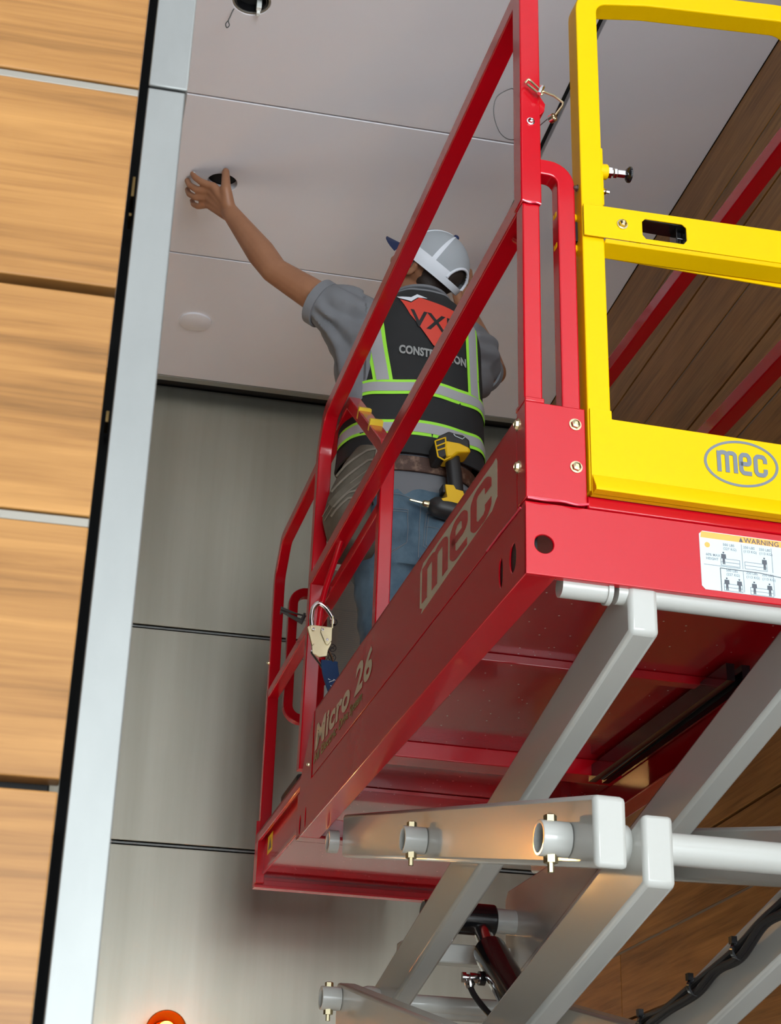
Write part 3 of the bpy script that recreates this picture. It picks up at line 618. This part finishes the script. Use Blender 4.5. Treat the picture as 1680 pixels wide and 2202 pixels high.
# ================================================================ SAFETY LANYARD hooked on the anchor rod
lan = thing('safety_lanyard', lw(0, 1.63, .49), LYAW, 'navy webbing lanyard with brass coloured snap hook hanging from the red rail', 'lanyard', off=(0, 1.63, .49))
HY = 1.612
def hk(pts): return [(x-.004, HY, z) for x, z in pts]
HXZ = lambda s=0: (lambda u, v, q: V((u-.004, HY+s+q, v)))
# hook bow
MB().wire(hk([(-.024, .498), (-.026, .52), (-.023, .545), (-.010, .562), (.006, .556), (.020, .540), (.030, .522), (.031, .508)]), .0068, 10, 5).make('hook', M_CHR, lan)
MB().plate([(-.030, .500), (.028, .500), (.028, .455), (.020, .436), (.018, .42), (-.002, .415), (-.020, .424)], [circ(.0055, .424, .0085, 20)] and [], 0, .006, HXZ(-.004)).make('hook_body', M_ZINC, lan, bevel=.001)
MB().plate([(.000, .496), (.028, .498), (.028, .462), (.018, .448), (.012, .452), (-.002, .482)], [], 0, .003, HXZ(-.008)).box(.022, .0265, HY-.007, HY-.002, .495, .53).make('hook_gate', M_ZINC, lan, bevel=.0008)
MB().plate([(-.036, .492), (-.031, .497), (-.017, .448), (-.021, .442)], [], 0, .010, HXZ(-.006)).make('lock_lever', M_ZINC, lan, bevel=.001)
for x_, z_ in ((-.021, .487), (.003, .488), (.016, .462)): boltmb((x_-.004, HY-.009, z_), (0, -1, 0), .003, .002).make('rivet', M_CHR, lan)
MB().wire(hk([(-.022, .428), (-.006, .440), (.008, .442), (.022, .434), (.032, .415), (.036, .398)]), .0035, 8, 4).wire(hk([(-.022, .428), (-.010, .412), (.002, .398), (.008, .388)]), .0035, 8, 4).make('hook_eye', M_CHR, lan)
wp = [(.022, HY+.002, .408), (.022, HY-.002, .395), (.027, 1.60, .36), (.036, 1.57, .31), (.044, 1.53, .26), (.05, 1.50, .20), (.06, 1.50, .13)]
MB().sweep(catmull(wp, 6), rrect(.044, .009, .004), (0, -1, .4)).make('webbing', M_WEB, lan)
st = MB(); random.seed(2)
cw = catmull(wp, 14)
for i in range(30, len(cw)-6, 3):
    p = cw[i]
    for s in (-1, 1):
        a = V((p.x+(-.012 if s < 0 else .002), p.y-.0058, p.z)); b = V((p.x+(.000 if s < 0 else .014), p.y-.0058, p.z+(.006 if (i//3) % 2 else -.006)))
        st.wire([a, b], .0009, 5)
st.make('white_stitching', M_WHITE, lan)

# ================================================================ THE MAN
PX, PY, PZ = .27, 1.76, .106
MAN = thing('person', lw(PX, PY, PZ), LYAW, 'man in white mesh-back cap, black safety vest and jeans reaching up to ceiling', 'person', off=(PX, PY, PZ))
# head frame
HC = V((.292, 1.765, 1.732)); Fh = V((-0.544, 0.408, 0.734)).normalized(); Uh = V((0.495, -0.55, 0.673)); Uh = (Uh-Fh*Uh.dot(Fh)).normalized(); Rh = Fh.cross(Uh)
RM = Matrix((Rh, Fh, Uh)).transposed()
def H(x, y, z): return HC+Rh*x+Fh*y+Uh*z      # x = his right, y = forward, z = up
SL = V((.095, 1.765, 1.515)); EL = V((-.148, 1.86, 1.712)); WL = V((-.286, 1.938, 1.950))
SR = V((.425, 1.77, 1.50)); ER = V((.592, 2.03, 1.580)); WR = V((.532, 2.135, 1.865))
sk = MB()
def cap(a, ra, b, rb): sk.capsule(a, ra, b, rb)
# torso
sk.ellipsoid((.262, 1.765, 1.35), (.155, .10, .23)); sk.ellipsoid((.258, 1.765, 1.0), (.145, .10, .16))
cap(SL, .052, SR, .052); cap((.275, 1.765, 1.50), .06, (.292, 1.765, 1.63), .054); cap((.29, 1.768, 1.6), .054, H(0, -.01, -.07), .052)
# head
sk.ellipsoid(H(0, -.012, .02), (.074, .094, .088), RM); sk.ellipsoid(H(0, .030, -.035), (.060, .066, .076), RM); sk.ellipsoid(H(0, .062, -.085), (.034, .030, .026), RM)
sk.capsule(H(0, .094, .0), .011, H(0, .112, -.03), .014); sk.ellipsoid(H(0, .090, -.062), (.024, .014, .008), RM)
for s in (-1, 1):
    sk.ellipsoid(H(s*.077, -.012, -.016), (.010, .019, .031), RM); sk.ellipsoid(H(s*.081, -.022, .0), (.009, .010, .018), RM); sk.ellipsoid(H(s*.030, .088, .004), (.015, .012, .009), RM)
    sk.ellipsoid(H(s*.05, .06, -.03), (.022, .03, .022), RM)
# arms
cap(SL, .052, SL.lerp(EL, .5), .049); cap(SL.lerp(EL, .5), .049, EL, .040); cap(EL, .041, EL.lerp(WL, .3), .044); cap(EL.lerp(WL, .3), .044, WL, .027)
cap(SR, .050, SR.lerp(ER, .5), .048); cap(SR.lerp(ER, .5), .048, ER, .041); cap(ER, .041, ER.lerp(WR, .3), .043); cap(ER.lerp(WR, .3), .043, WR, .027)
def hand(Wp, hd, lat, fingers, thumb, spread=.02):
    hd = V(hd).normalized(); lat = V(lat); lat = (lat-hd*lat.dot(hd)).normalized(); nrm = hd.cross(lat)
    B = Wp+hd*.100
    for k, (o, tip, bend, r) in enumerate(fingers):
        root = B+lat*o+hd*(.004 if k in (1, 2) else -.004); tip = V(tip)
        cap(Wp+lat*o*.45+hd*.01, .0200, root, .0140)
        m1 = root.lerp(tip, .42)+V(bend); m2 = root.lerp(tip, .74)+V(bend)*.8
        cap(root, r*1.12, m1, r*1.0); cap(m1, r, m2, r*.93); cap(m2, r*.93, tip, r*.8)
    tr_, tb, tt_ = thumb
    cap(Wp+hd*.015+lat*tr_*.3, .022, V(tb), .0175); cap(V(tb), .0165, V(tb).lerp(V(tt_), .55), .0140); cap(V(tb).lerp(V(tt_), .55), .0140, V(tt_), .0118)
ZT = ZC-OZ-.0095
hand(WL, (-.62, .30, .72), (0, .9, -.42),
     [(-.034, (-.410, 1.962, ZT-.002), (-.008, .0, -.006), .0112), (-.012, (-.421, 2.000, ZT-.002), (-.012, .004, -.010), .0112), (.012, (-.416, 2.032, ZT-.012), (-.013, .004, -.012), .0106), (.033, (-.396, 2.052, ZT-.036), (-.010, .006, -.012), .0098)],
     (-.05, WL+V((-.022, -.030, .060)), (-.312, 1.918, ZT-.004)))
hand(WR, (.10, .30, .90), (.95, -.2, 0),
     [(-.031, (.520, 2.225, ZT), (0, .0, -.006), .0090), (-.010, (.548, 2.232, ZT), (0, .006, -.006), .0094), (.011, (.574, 2.232, ZT), (.004, .006, -.006), .0090), (.031, (.598, 2.222, ZT-.004), (.006, .004, -.006), .0082)],
     (-.05, WR+V((-.030, .0, .050)), (.484, 2.185, ZT-.02)))
# legs
for s, hx, kx, ax_ in ((-1, .185, .205, .20), (1, .335, .365, .375)):
    cap((hx, 1.765, .90), .085, (kx, 1.755, .56), .055); cap((kx, 1.755, .56), .055, (ax_, 1.79, .19), .038)
skin = blob(sk, .0042, 5).make('body', M_SKIN, MAN)
# nails
for tp in ((-.406, 1.956, ZT-.004), (-.313, 1.911, ZT-.010)): MB().ellipsoid(tp, (.005, .003, .006)).make('fingernail', M_DECW, skin)
# eyes, eyebrows
for s in (-1, 1):
    MB().ellipsoid(H(s*.030, .096, .004), (.010, .006, .007), RM).make('eye', M_WHITE, skin); MB().ellipsoid(H(s*.030, .1018, .004), (.004, .002, .004), RM).make('iris', M_HAIR, skin)
    MB().ellipsoid(H(s*.030, .094, .020), (.016, .006, .004), RM).make('eyebrow', M_HAIR, skin)
# hair: short, below the cap at nape and temples
hb = MB(); hb.ellipsoid(H(0, -.030, .036), (.0768, .088, .086), RM); hb.ellipsoid(H(0, -.050, -.022), (.060, .048, .040), RM)
blob(hb, .006, 3, lambda p, n: .001*noise.noise(p*90)).make('hair', M_HAIR, MAN)
# ear inner
MB().ellipsoid(H(-.0865, -.010, -.012), (.003, .008, .016), RM).make('ear_hollow', M_BELT, skin)
# --- cap
CR = (.099, .116, .106); CC = H(0, -.012, .030)
def capdir(az, el): return V((math.cos(el)*math.sin(az)*CR[0], math.cos(el)*math.cos(az)*CR[1], math.sin(el)*CR[2]))   # az 0 = front
def cpt(az, el, k=1.0, tilt=0): return CC+RM @ (capdir(az, el)*k)
EL0 = -.12
def cap_patch(a0, a1, e0, e1, k0=1.0, k1=.975, na=24, ne=10, skip=None):
    mb = MB(); g = {}
    for i in range(na+1):
        for j in range(ne+1):
            az = a0+(a1-a0)*i/na; el = e0+(e1-e0)*j/ne
            g[i, j] = (az, el)
    vs = []; idx = {}
    for k_, kk in ((0, k0), (1, k1)):
        for i in range(na+1):
            for j in range(ne+1): idx[i, j, k_] = len(vs); vs.append(cpt(*g[i, j], kk))
    fs = []
    on = lambda i, j: 0 <= i < na and 0 <= j < ne and not (skip and skip((g[i, j][0]+g[i+1, j+1][0])/2, (g[i, j][1]+g[i+1, j+1][1])/2))
    for i in range(na):
        for j in range(ne):
            if not on(i, j): continue
            q = [(i, j), (i+1, j), (i+1, j+1), (i, j+1)]
            fs.append(tuple(idx[a, b, 0] for a, b in q)); fs.append(tuple(idx[a, b, 1] for a, b in reversed(q)))
            for (a, b), (di, dj) in zip(((q[0], q[1]), (q[1], q[2]), (q[2], q[3]), (q[3], q[0])), ((0, -1), (1, 0), (0, 1), (-1, 0))):
                if not on(i+di, j+dj): fs.append((idx[a[0], a[1], 0], idx[a[0], a[1], 1], idx[b[0], b[1], 1], idx[b[0], b[1], 0]))
    return mb.add(vs, fs)
def arch(az, el):   # opening above the strap at the back
    d = abs(((az-PI+PI) % (2*PI))-PI) if False else abs(az-PI)
    return (d/.48)**2+((el+.06)/.50)**2 < 1 and el > -.04
hat = cap_patch(.95, 2*PI-.95, .10, 1.52, 1.0, .975, 56, 18, arch).make('cap', M_CAPM, MAN)
cap_patch(-.95, .95, -.02, 1.53, 1.004, .975, 24, 14).make('cap_front_panel', M_NAVY, hat)
cap_patch(.90, 2*PI-.90, -.26, .12, 1.015, .98, 60, 4, lambda az, el: el > -.05 and abs(az-PI) < .46).make('cap_band', M_CAPW, hat)
for az in (1.0, 2.05, 2*PI-2.05, 2*PI-1.0):
    cap_patch(az-.065, az+.065, .1, 1.45, 1.012, 1.0, 2, 14).make('cap_seam_tape', M_CAPW, hat)
ar = MB(); arp = [cpt(PI+.50*math.cos(a), -.05+.50*math.sin(a), 1.01) for a in [PI*i/20 for i in range(21)]]
ar.wire(arp, .0042, 8).make('cap_arch_binding', M_CAPW, hat)
MB().ellipsoid(cpt(0, PI/2, 1.02), (.009, .009, .006), RM).make('cap_button', M_NAVY, hat)
br = []
for i in range(19):
    a = -.72+1.44*i/18; inner = capdir(a, -.05); k = math.cos(a*PI/1.44*.98); ext = .088*max(k, .02)**.55
    br.append((inner, V((inner.x*1.0, inner.y+ext, inner.z-.010-5.0*inner.x*inner.x))))
vs = []; fs = []
for (a, b) in br:
    for p in (a, b): vs.append(CC+RM @ p)
    for p in (a, b): vs.append(CC+RM @ (p-V((0, 0, .004))))
for i in range(18):
    o = i*4; fs += [(o, o+1, o+5, o+4), (o+2, o+6, o+7, o+3), (o+1, o+3, o+7, o+5), (o, o+4, o+6, o+2)]
fs += [(0, 2, 3, 1), (72, 73, 75, 74)]
MB().add(vs, fs).make('cap_brim', M_NAVY, hat)
# --- shirt
sh = MB()
for (z, cx, cy, a, b) in (): pass
def ering(cx, cy, a, b, z, n=40, pw=2.3):
    out = []
    for i in range(n):
        t = 2*PI*i/n; c, s = math.cos(t), math.sin(t)
        out.append(V((cx+a*math.copysign(abs(c)**(2/pw), c), cy+b*math.copysign(abs(s)**(2/pw), s), z)))
    return out
sh.loft([ering(.260, 1.76, .170, .128, .985), ering(.262, 1.76, .176, .13, 1.10), ering(.265, 1.765, .185, .128, 1.25), ering(.268, 1.765, .188, .124, 1.40), ering(.272, 1.765, .175, .112, 1.49), ering(.276, 1.765, .13, .085, 1.56), ering(.280, 1.767, .078, .074, 1.622)])
sh.capsule(SL+V((.02, 0, -.01)), .086, SL.lerp(EL, .22), .080); sh.capsule(SL.lerp(EL, .22), .080, SL.lerp(EL, .36)+V((0, 0, -.006)), .070)
sh.capsule(SL+V((.0, -.01, -.09)), .075, SL.lerp(EL, .24)+V((.0, 0, -.040)), .055)
sh.capsule((.12, 1.75, 1.42), .09, (.115, 1.75, 1.25), .085)
sh.capsule(SR+V((-.03, 0, 0)), .084, SR.lerp(ER, .22)+V((.004, 0, -.004)), .078); sh.capsule(SR.lerp(ER, .22)+V((.004, 0, -.004)), .078, SR.lerp(ER, .48)+V((0, 0, -.035)), .064)
sh.capsule(SR+V((-.03, .0, -.10)), .075, SR.lerp(ER, .42)+V((.0, 0, -.085)), .052)
dL = (EL-SL).normalized(); dR = (ER-SR).normalized()
def fold(p, n):
    d = 0
    q = p-SL; t = q.dot(dL)
    if p.x < .10:
        v = q-dL*t; a = math.atan2(v.y, v.z*.8); d = (.0085*math.sin(a*8+3*noise.noise(p*8))+.004*noise.noise(p*30))*max(.1, min(1, (.13-t)/.06))
    elif p.x > .44 and p.z > 1.38:
        q = p-SR; t = q.dot(dR); v = q-dR*t; a = math.atan2(v.x, v.z); d = .004*math.sin(a*7+3*noise.noise(p*8))
    else: d = .004*noise.noise(p*V((1, 1, 1))*14)
    return d
shirt = blob(sh, .0065, 4, fold).make('grey_t_shirt', M_SHIRT, MAN)
col = MB(); rr = ering(.280, 1.769, .0745, .070, 1.632, 40, 2); col.sweep(rr+[rr[0]], rrect(.022, .010, .004), (0, 0, 1)).make('shirt_collar', M_SHIRT, MAN)
# shirt cuffs
for A, D, k, r in ((SL.lerp(EL, .46)+V((0, 0, -.012)), dL, 0, .069), (SR.lerp(ER, .58)+V((0, 0, -.040)), dR, 0, .062)):
    MB().tubering(A-D*.022, A+D*.006, r+.003, r-.004, 36).make('sleeve_cuff', M_SHIRT, MAN)
# shirt tail below belt
rg = []
for z, a, b, k in ((.92, .166, .126, 1), (.935, .170, .129, 1), (.985, .174, .131, .5), (1.03, .174, .130, 0)):
    q = ering(.258, 1.762, a, b, z, 60, 2.4)
    rg.append([V((p.x, p.y, p.z+k*(.010*math.sin(p.x*60)+.012*math.sin(p.x*23+1)+(.0 if p.x > .2 else .03)))) for p in q])
MB().loft(rg).make('shirt_tail', M_SHIRT, MAN)
# --- vest: lofted shell, parametrised so that tape can lie on it
VZ = [(1.035, .260, 1.762, .212, .152), (1.10, .261, 1.762, .208, .150), (1.25, .264, 1.765, .203, .148), (1.38, .268, 1.765, .197, .142), (1.46, .270, 1.760, .186, .140), (1.52, .270, 1.758, .164, .132), (1.57, .272, 1.758, .128, .114), (1.610, .276, 1.764, .090, .088)]
def vr(z):
    for i in range(len(VZ)-1):
        if z <= VZ[i+1][0] or i == len(VZ)-2:
            t = (z-VZ[i][0])/(VZ[i+1][0]-VZ[i][0]); a_, b_ = VZ[max(i-1, 0)], VZ[min(i+2, len(VZ)-1)]
            return [.5*(2*VZ[i][k]+(VZ[i+1][k]-a_[k])*t+(2*a_[k]-5*VZ[i][k]+4*VZ[i+1][k]-b_[k])*t*t+(3*VZ[i][k]-a_[k]-3*VZ[i+1][k]+b_[k])*t**3) for k in range(1, 5)]
def vpt(th, z, off=0):   # th: angle, -pi/2 = back centre
    cx, cy, a, b = vr(z); c, s = math.cos(th), math.sin(th); pw = 2/2.35
    a += off; b += off
    fl = .0045*noise.noise(V((th*2.2, z*9, 1)))+.006*math.sin(th*9+z*6)*max(0, 1.18-z)*4*.4
    p = V((cx+(a+fl)*math.copysign(abs(c)**pw, c), cy+(b+fl)*math.copysign(abs(s)**pw, s), z-(.02*math.cos(th*1) if z < 1.06 else 0)*0))
    return p
def th_of_x(x, z, back=True):
    cx, cy, a, b = vr(z); c = max(-1, min(1, (x-cx)/a)); c = math.copysign(abs(c)**(2.35/2), c); return -math.acos(c)
NZ = 30; vrings = []
zz_ = [1.035+(1.610-1.035)*i/NZ for i in range(NZ+1)]
for z in zz_: vrings.append([vpt(2*PI*i/96, z) for i in range(96)])
for z in reversed(zz_): vrings.append([vpt(2*PI*i/96, z, -.006) for i in range(96)])
vest = MB().loft(vrings, cap=False, closed=True).make('safety_vest', M_VEST, MAN)
def band(name, m, z0f, z1f, t0, t1, off, n=80, parent=None):
    g = []; n = 96
    for i in range(n+1):
        th = t0+(t1-t0)*i/n; zz = [z0f(th)+(z1f(th)-z0f(th))*k/5 for k in range(6)]
        g.append([vpt(th, z, off) for z in zz]+[vpt(th, z, off+.0010) for z in reversed(zz)])
    return MB().loft(g).make(name, m, parent or vest)
for zb_, hgt in ((1.218, .048), (1.088, .048)):
    w_ = lambda th, z=zb_: z+.003*math.sin(th*7)
    band('lime_band', M_LIME, lambda th: w_(th), lambda th: w_(th)+hgt, -PI-.0, 0, .0022, 90)
    band('silver_band', M_SILV, lambda th: w_(th)+.0095, lambda th: w_(th)+hgt-.0095, -PI, 0, .0036, 90)
def vstripe(xf0, xf1, za, zb, name, m, off):
    g = []
    for i in range(31):
        z = za+(zb-za)*i/30
        row = [vpt(th_of_x(xf0(z)+(xf1(z)-xf0(z))*k/4, z), z, off) for k in range(5)]+[vpt(th_of_x(xf0(z)+(xf1(z)-xf0(z))*k/4, z), z, off+.0008) for k in range(4, -1, -1)]
        g.append(row)
    return MB().loft(g).make(name, m, vest)
cl = lambda z: .146-(z-1.26)*.14
vstripe(lambda z: cl(z)-.025, lambda z: cl(z)+.025, 1.262, 1.57, 'lime_stripe', M_LIME, .0022)
vstripe(lambda z: cl(z)-.016, lambda z: cl(z)+.016, 1.262, 1.57, 'silver_stripe', M_SILV, .0036)
cr_ = lambda z: .412-(z-1.26)*.05
vstripe(lambda z: cr_(z)-.020, lambda z: cr_(z)+.024, 1.262, 1.50, 'lime_stripe', M_LIME, .0022)
vstripe(lambda z: cr_(z)-.012, lambda z: cr_(z)+.016, 1.262, 1.50, 'silver_stripe', M_SILV, .0036)
VD = lambda x0, z0, off=.0015, sl=0, k=1: (lambda u, v, q: vpt(th_of_x(x0+u, z0+v+sl*u), z0+v+sl*u, off+q))
# printed emblem: red shield with white crest, letters, company word
def vpoly(pts, m, name, off):
    # subdivide polygon as fan of small tris for curvature
    mb = MB(); c = V((sum(p[0] for p in pts)/len(pts), sum(p[1] for p in pts)/len(pts), 0)); f = VD(0, 0, off)
    n = 8; rings = []
    P = []
    for i in range(len(pts)):
        a, b = pts[i], pts[(i+1) % len(pts)]
        for k in range(6): P.append((a[0]+(b[0]-a[0])*k/6, a[1]+(b[1]-a[1])*k/6))
    for j in range(n, -1, -1): rings.append([f(c.x+(p[0]-c.x)*max(j/n, .01), c.y+(p[1]-c.y)*max(j/n, .01), 0) for p in P])
    return mb.loft(rings).make(name, m, vest)
vpoly([(.190, 1.536), (.218, 1.524), (.243, 1.548), (.345, 1.520), (.362, 1.490), (.318, 1.400), (.300, 1.378), (.282, 1.388), (.215, 1.480)], M_LOGO, 'printed_emblem', .0065)
vpoly([(.184, 1.548), (.200, 1.546), (.222, 1.540), (.238, 1.560), (.266, 1.548), (.244, 1.552), (.219, 1.528), (.190, 1.540)], M_CAPW, 'emblem_crest', .0078)
text_mb('VXI', .078, VD(.218, 1.444, .0080, -.12), 0, .0014, .92, 0).make('emblem_lettering', M_BLK, vest)
text_mb('CONSTRUCTION', .036, VD(.187, 1.352, .0038, -.04), 0, .0016, .67, 0).make('company_lettering', M_LGREY, vest)
# neck binding
rr = [vpt(2*PI*i/60, 1.606, -.002) for i in range(60)]; MB().sweep(rr+[rr[0]], rrect(.012, .008, .003), (0, 0, 1)).make('neck_binding', M_SHIRT, vest)
# --- jeans
jn = MB()
jn.loft([ering(.256, 1.765, .150, .118, .72), ering(.256, 1.765, .164, .126, .82), ering(.257, 1.762, .170, .130, .92), ering(.258, 1.762, .162, .122, 1.01)])
jn.ellipsoid((.20, 1.70, .86), (.085, .085, .10)); jn.ellipsoid((.32, 1.70, .86), (.085, .085, .10))
for hx, kx, ax_ in ((.190, .212, .205), (.338, .365, .375)):
    jn.capsule((hx, 1.765, .84), .104, (kx, 1.755, .54), .080); jn.capsule((kx, 1.755, .54), .080, (ax_, 1.79, .20), .066)
def jf(p, n): return .008*noise.noise(V((p.x*12, p.y*12, p.z*26)))+.003*math.sin(p.z*60+p.x*20)*(.5 if p.z > .7 else 1)*noise.noise(p*5)
jeans = blob(jn, .0068, 4, jf).make('jeans', M_JEAN, MAN)
from mathutils.bvhtree import BVHTree
bv = BVHTree.FromPolygons([v.co.copy() for v in jeans.data.vertices], [tuple(p.vertices) for p in jeans.data.polygons])
def onback(x, z, off=.0015):
    o = V((x, 1.2, z))-V((PX, PY, PZ)); h = bv.ray_cast(o, V((0, 1, 0)))
    return (h[0]+V((PX, PY, PZ))+h[1]*off) if h[0] else V((x, 1.64, z))
def stitch(pts, r=.0011):
    P = []
    for i in range(len(pts)-1):
        for k in range(8): P.append(onback(pts[i][0]+(pts[i+1][0]-pts[i][0])*k/8, pts[i][1]+(pts[i+1][1]-pts[i][1])*k/8))
    P.append(onback(*pts[-1])); return MB().wire(P, r, 6)
for d in (0, .006):
    stitch([(.275, .865), (.35, .862), (.36, .78), (.315, .745), (.270, .775), (.275, .865)] if not d else [(.281, .857), (.344, .855), (.353, .783), (.315, .752), (.277, .780), (.281, .857)]).make('pocket_stitching', M_STITCH, jeans)
    stitch([(.15, .862-d), (.22, .865-d), (.225, .78), (.185, .748+d), (.15, .78)]).make('pocket_stitching', M_STITCH, jeans)
stitch([(.12, .91), (.20, .915), (.258, .90), (.32, .915), (.39, .91)], .0014).make('yoke_seam', M_STITCH, jeans)
stitch([(.258, .90), (.258, .80), (.258, .74)], .0014).make('seat_seam', M_STITCH, jeans)
stitch([(.275, .83), (.315, .82), (.355, .83)], .001).make('pocket_stitching', M_STITCH, jeans)
for s in (.205, .375):
    MB().capsule((s, 1.74, .155), .047, (s, 1.93, .142), .040).box(s-.048, s+.048, 1.70, 1.975, .1065, .125).capsule((s, 1.78, .16), .052, (s, 1.79, .26), .055).make('work_boot', M_BOOT, MAN, bevel=.006)

# ================================================================ TOOL BELT (worn by the man, lifted off as one)
TBL = thing('tool_belt', lw(.26, 1.76, 1.0), LYAW, 'worn brown leather tool belt with grey canvas pouch on the man\'s left hip', 'tool belt', off=(.26, 1.76, 1.0))
def beltring(z, a, b, tl=0): return [V((p.x, p.y, p.z-(p.x-.26)*tl)) for p in ering(.258, 1.762, a, b, z, 64, 2.35)]
MB().loft([beltring(.985, .180, .137), beltring(.985, .186, .143), beltring(1.03, .187, .144), beltring(1.03, .181, .138)], closed=True, cap=False).make('belt', M_BELT, TBL, bevel=.002)
po = MB()
def pr_(cx, cy, a, b, z, tx=0): return ering(cx, cy, a, b, z, 32, 3)
po.loft([pr_(.118, 1.66, .058, .045, 1.045), pr_(.095, 1.67, .068, .070, .99), pr_(.062, 1.69, .060, .095, .93), pr_(.050, 1.70, .058, .10, .87), pr_(.066, 1.70, .056, .095, .80), pr_(.080, 1.70, .048, .085, .755), pr_(.09, 1.70, .030, .06, .735)])
po.v = [p+V((.018, 0, 0)) for p in po.v]
pouch = blob(po, .006, 4, lambda p, n: .004*noise.noise(p*16)).make('canvas_pouch', M_POUCH, TBL)
bp_ = BVHTree.FromPolygons([v.co.copy() for v in pouch.data.vertices], [tuple(p.vertices) for p in pouch.data.polygons]); TO = V((.26, 1.76, 1.0))
def onp(x, z, off=.003):
    h = bp_.ray_cast(V((x, 1.2, z))-TO, V((0, 1, 0))); return (h[0]+TO+h[1]*off) if h[0] else None
def strap(pts, m, r=(.006, .0016), nm='pouch_strap'):
    P = []
    for i in range(len(pts)-1):
        for k in range(8):
            q = onp(pts[i][0]+(pts[i+1][0]-pts[i][0])*k/8, pts[i][1]+(pts[i+1][1]-pts[i][1])*k/8)
            if q: P.append(q)
    if len(P) > 2: MB().sweep(P, rrect(r[0]*2, r[1]*2, .001), (0, -1, 0)).make(nm, m, TBL)
for (za, zb_, wd_) in ((.955, 1.02, .003), (.915, .985, .003), (.875, .945, .011), (.862, .90, .003), (.845, .875, .003)):
    strap([(.012, za-.02), (.05, za+.02), (.10, zb_), (.145, zb_+.015)], M_POUCHL if wd_ < .01 else M_POUCH, (wd_, .002))
    if wd_ > .01:
        for d in (-.010, .010): strap([(.012, za-.02+d), (.05, za+.02+d), (.10, zb_+d), (.145, zb_+.015+d)], M_POUCHL, (.0014, .0032))
strap([(.135, 1.04), (.128, 1.0), (.125, .96), (.13, .92)], M_POUCHL, (.010, .003))

# ================================================================ CORDLESS DRILL hung at the man's right hip (frame x,z in back plane)
DR = thing('cordless_drill', lw(.33, 1.585, .95), LYAW, 'yellow and black cordless impact driver hanging at the back of the man\'s belt', 'drill', off=(.33, 1.585, .95))
DY = 1.585
def dxz(s0): return lambda u, v, q: V((u, DY+s0+q, v))
bat = MB().plate([(.272, 1.045), (.285, 1.066), (.312, 1.084), (.330, 1.080), (.355, 1.078), (.372, 1.066), (.374, 1.03), (.33, 1.028), (.30, 1.0), (.280, 1.0)], [], -.035, .035, dxz(0)).make('battery_pack', M_DRB, DR, bevel=.005)
MB().plate([(.302, 1.052), (.345, 1.050), (.372, 1.040), (.376, 1.028), (.340, 1.022), (.325, 1.006), (.305, 1.004), (.300, 1.030)], [], -.039, .030, dxz(0)).make('yellow_housing', M_DRY, DR, bevel=.006)
cg = MB()
for a, b in (((.273, 1.046), (.300, 1.060)), ((.276, 1.030), (.302, 1.045)), ((.273, 1.046), (.282, 1.000)), ((.302, 1.062), (.304, 1.030)), ((.278, 1.018), (.303, 1.030)), ((.282, 1.000), (.300, .992)), ((.300, .992), (.318, 1.004))):
    cg.wire([(a[0], DY-.037, a[1]), (b[0], DY-.037, b[1])], .0022, 6)
cg.make('yellow_trim', M_DRY, DR)
MB().wire([(.325, DY-.037, 1.076), (.330, DY-.037, 1.070), (.350, DY-.037, 1.064), (.356, DY-.037, 1.070)], .0013, 6).make('battery_label', M_DECW, DR)
MB().sweep(catmull([(.330, DY, 1.03), (.337, DY, .985), (.342, DY, .94), (.345, DY, .895)], 5), rrect(.040, .036, .014, 5), (0, 1, 0)).make('handle', M_DRB, DR)
MB().plate([(.306, .925), (.330, .926), (.336, .915), (.356, .912), (.362, .895), (.366, .862), (.374, .85), (.372, .84), (.330, .868), (.300, .874), (.296, .882), (.312, .888)], [], -.028, .028, dxz(0)).make('motor_housing', M_DRY, DR, bevel=.004)
MB().lathe((.268, DY, .872), (1, 0, -.13), [(0, .011), (.002, .015), (.012, .024), (.030, .029), (.055, .030), (.085, .030), (.105, .028), (.106, 0)], 28).make('rubber_nose', M_DRB, DR)
MB().lathe((.250, DY, .874), (1, 0, -.13), [(0, .004), (.004, .009), (.018, .010), (.022, .012)], 18).lathe((.214, DY, .879), (1, 0, -.13), [(0, .0012), (.004, .003), (.042, .003)], 6).make('chuck_and_bit', M_ZINC, DR)
MB().box(.300, .318, DY-.02, DY+.015, .905, .93).make('direction_switch', M_DRB, DR, bevel=.004)
MB().box(.360, .382, DY-.01, DY+.02, .87, .925).wire([(.365, DY, .92), (.40, DY+.02, .90), (.41, DY+.04, .95)], .002, 6, 4).make('holster_clip', M_BLK, DR, bevel=.003)
print('objects', len(bpy.data.objects))
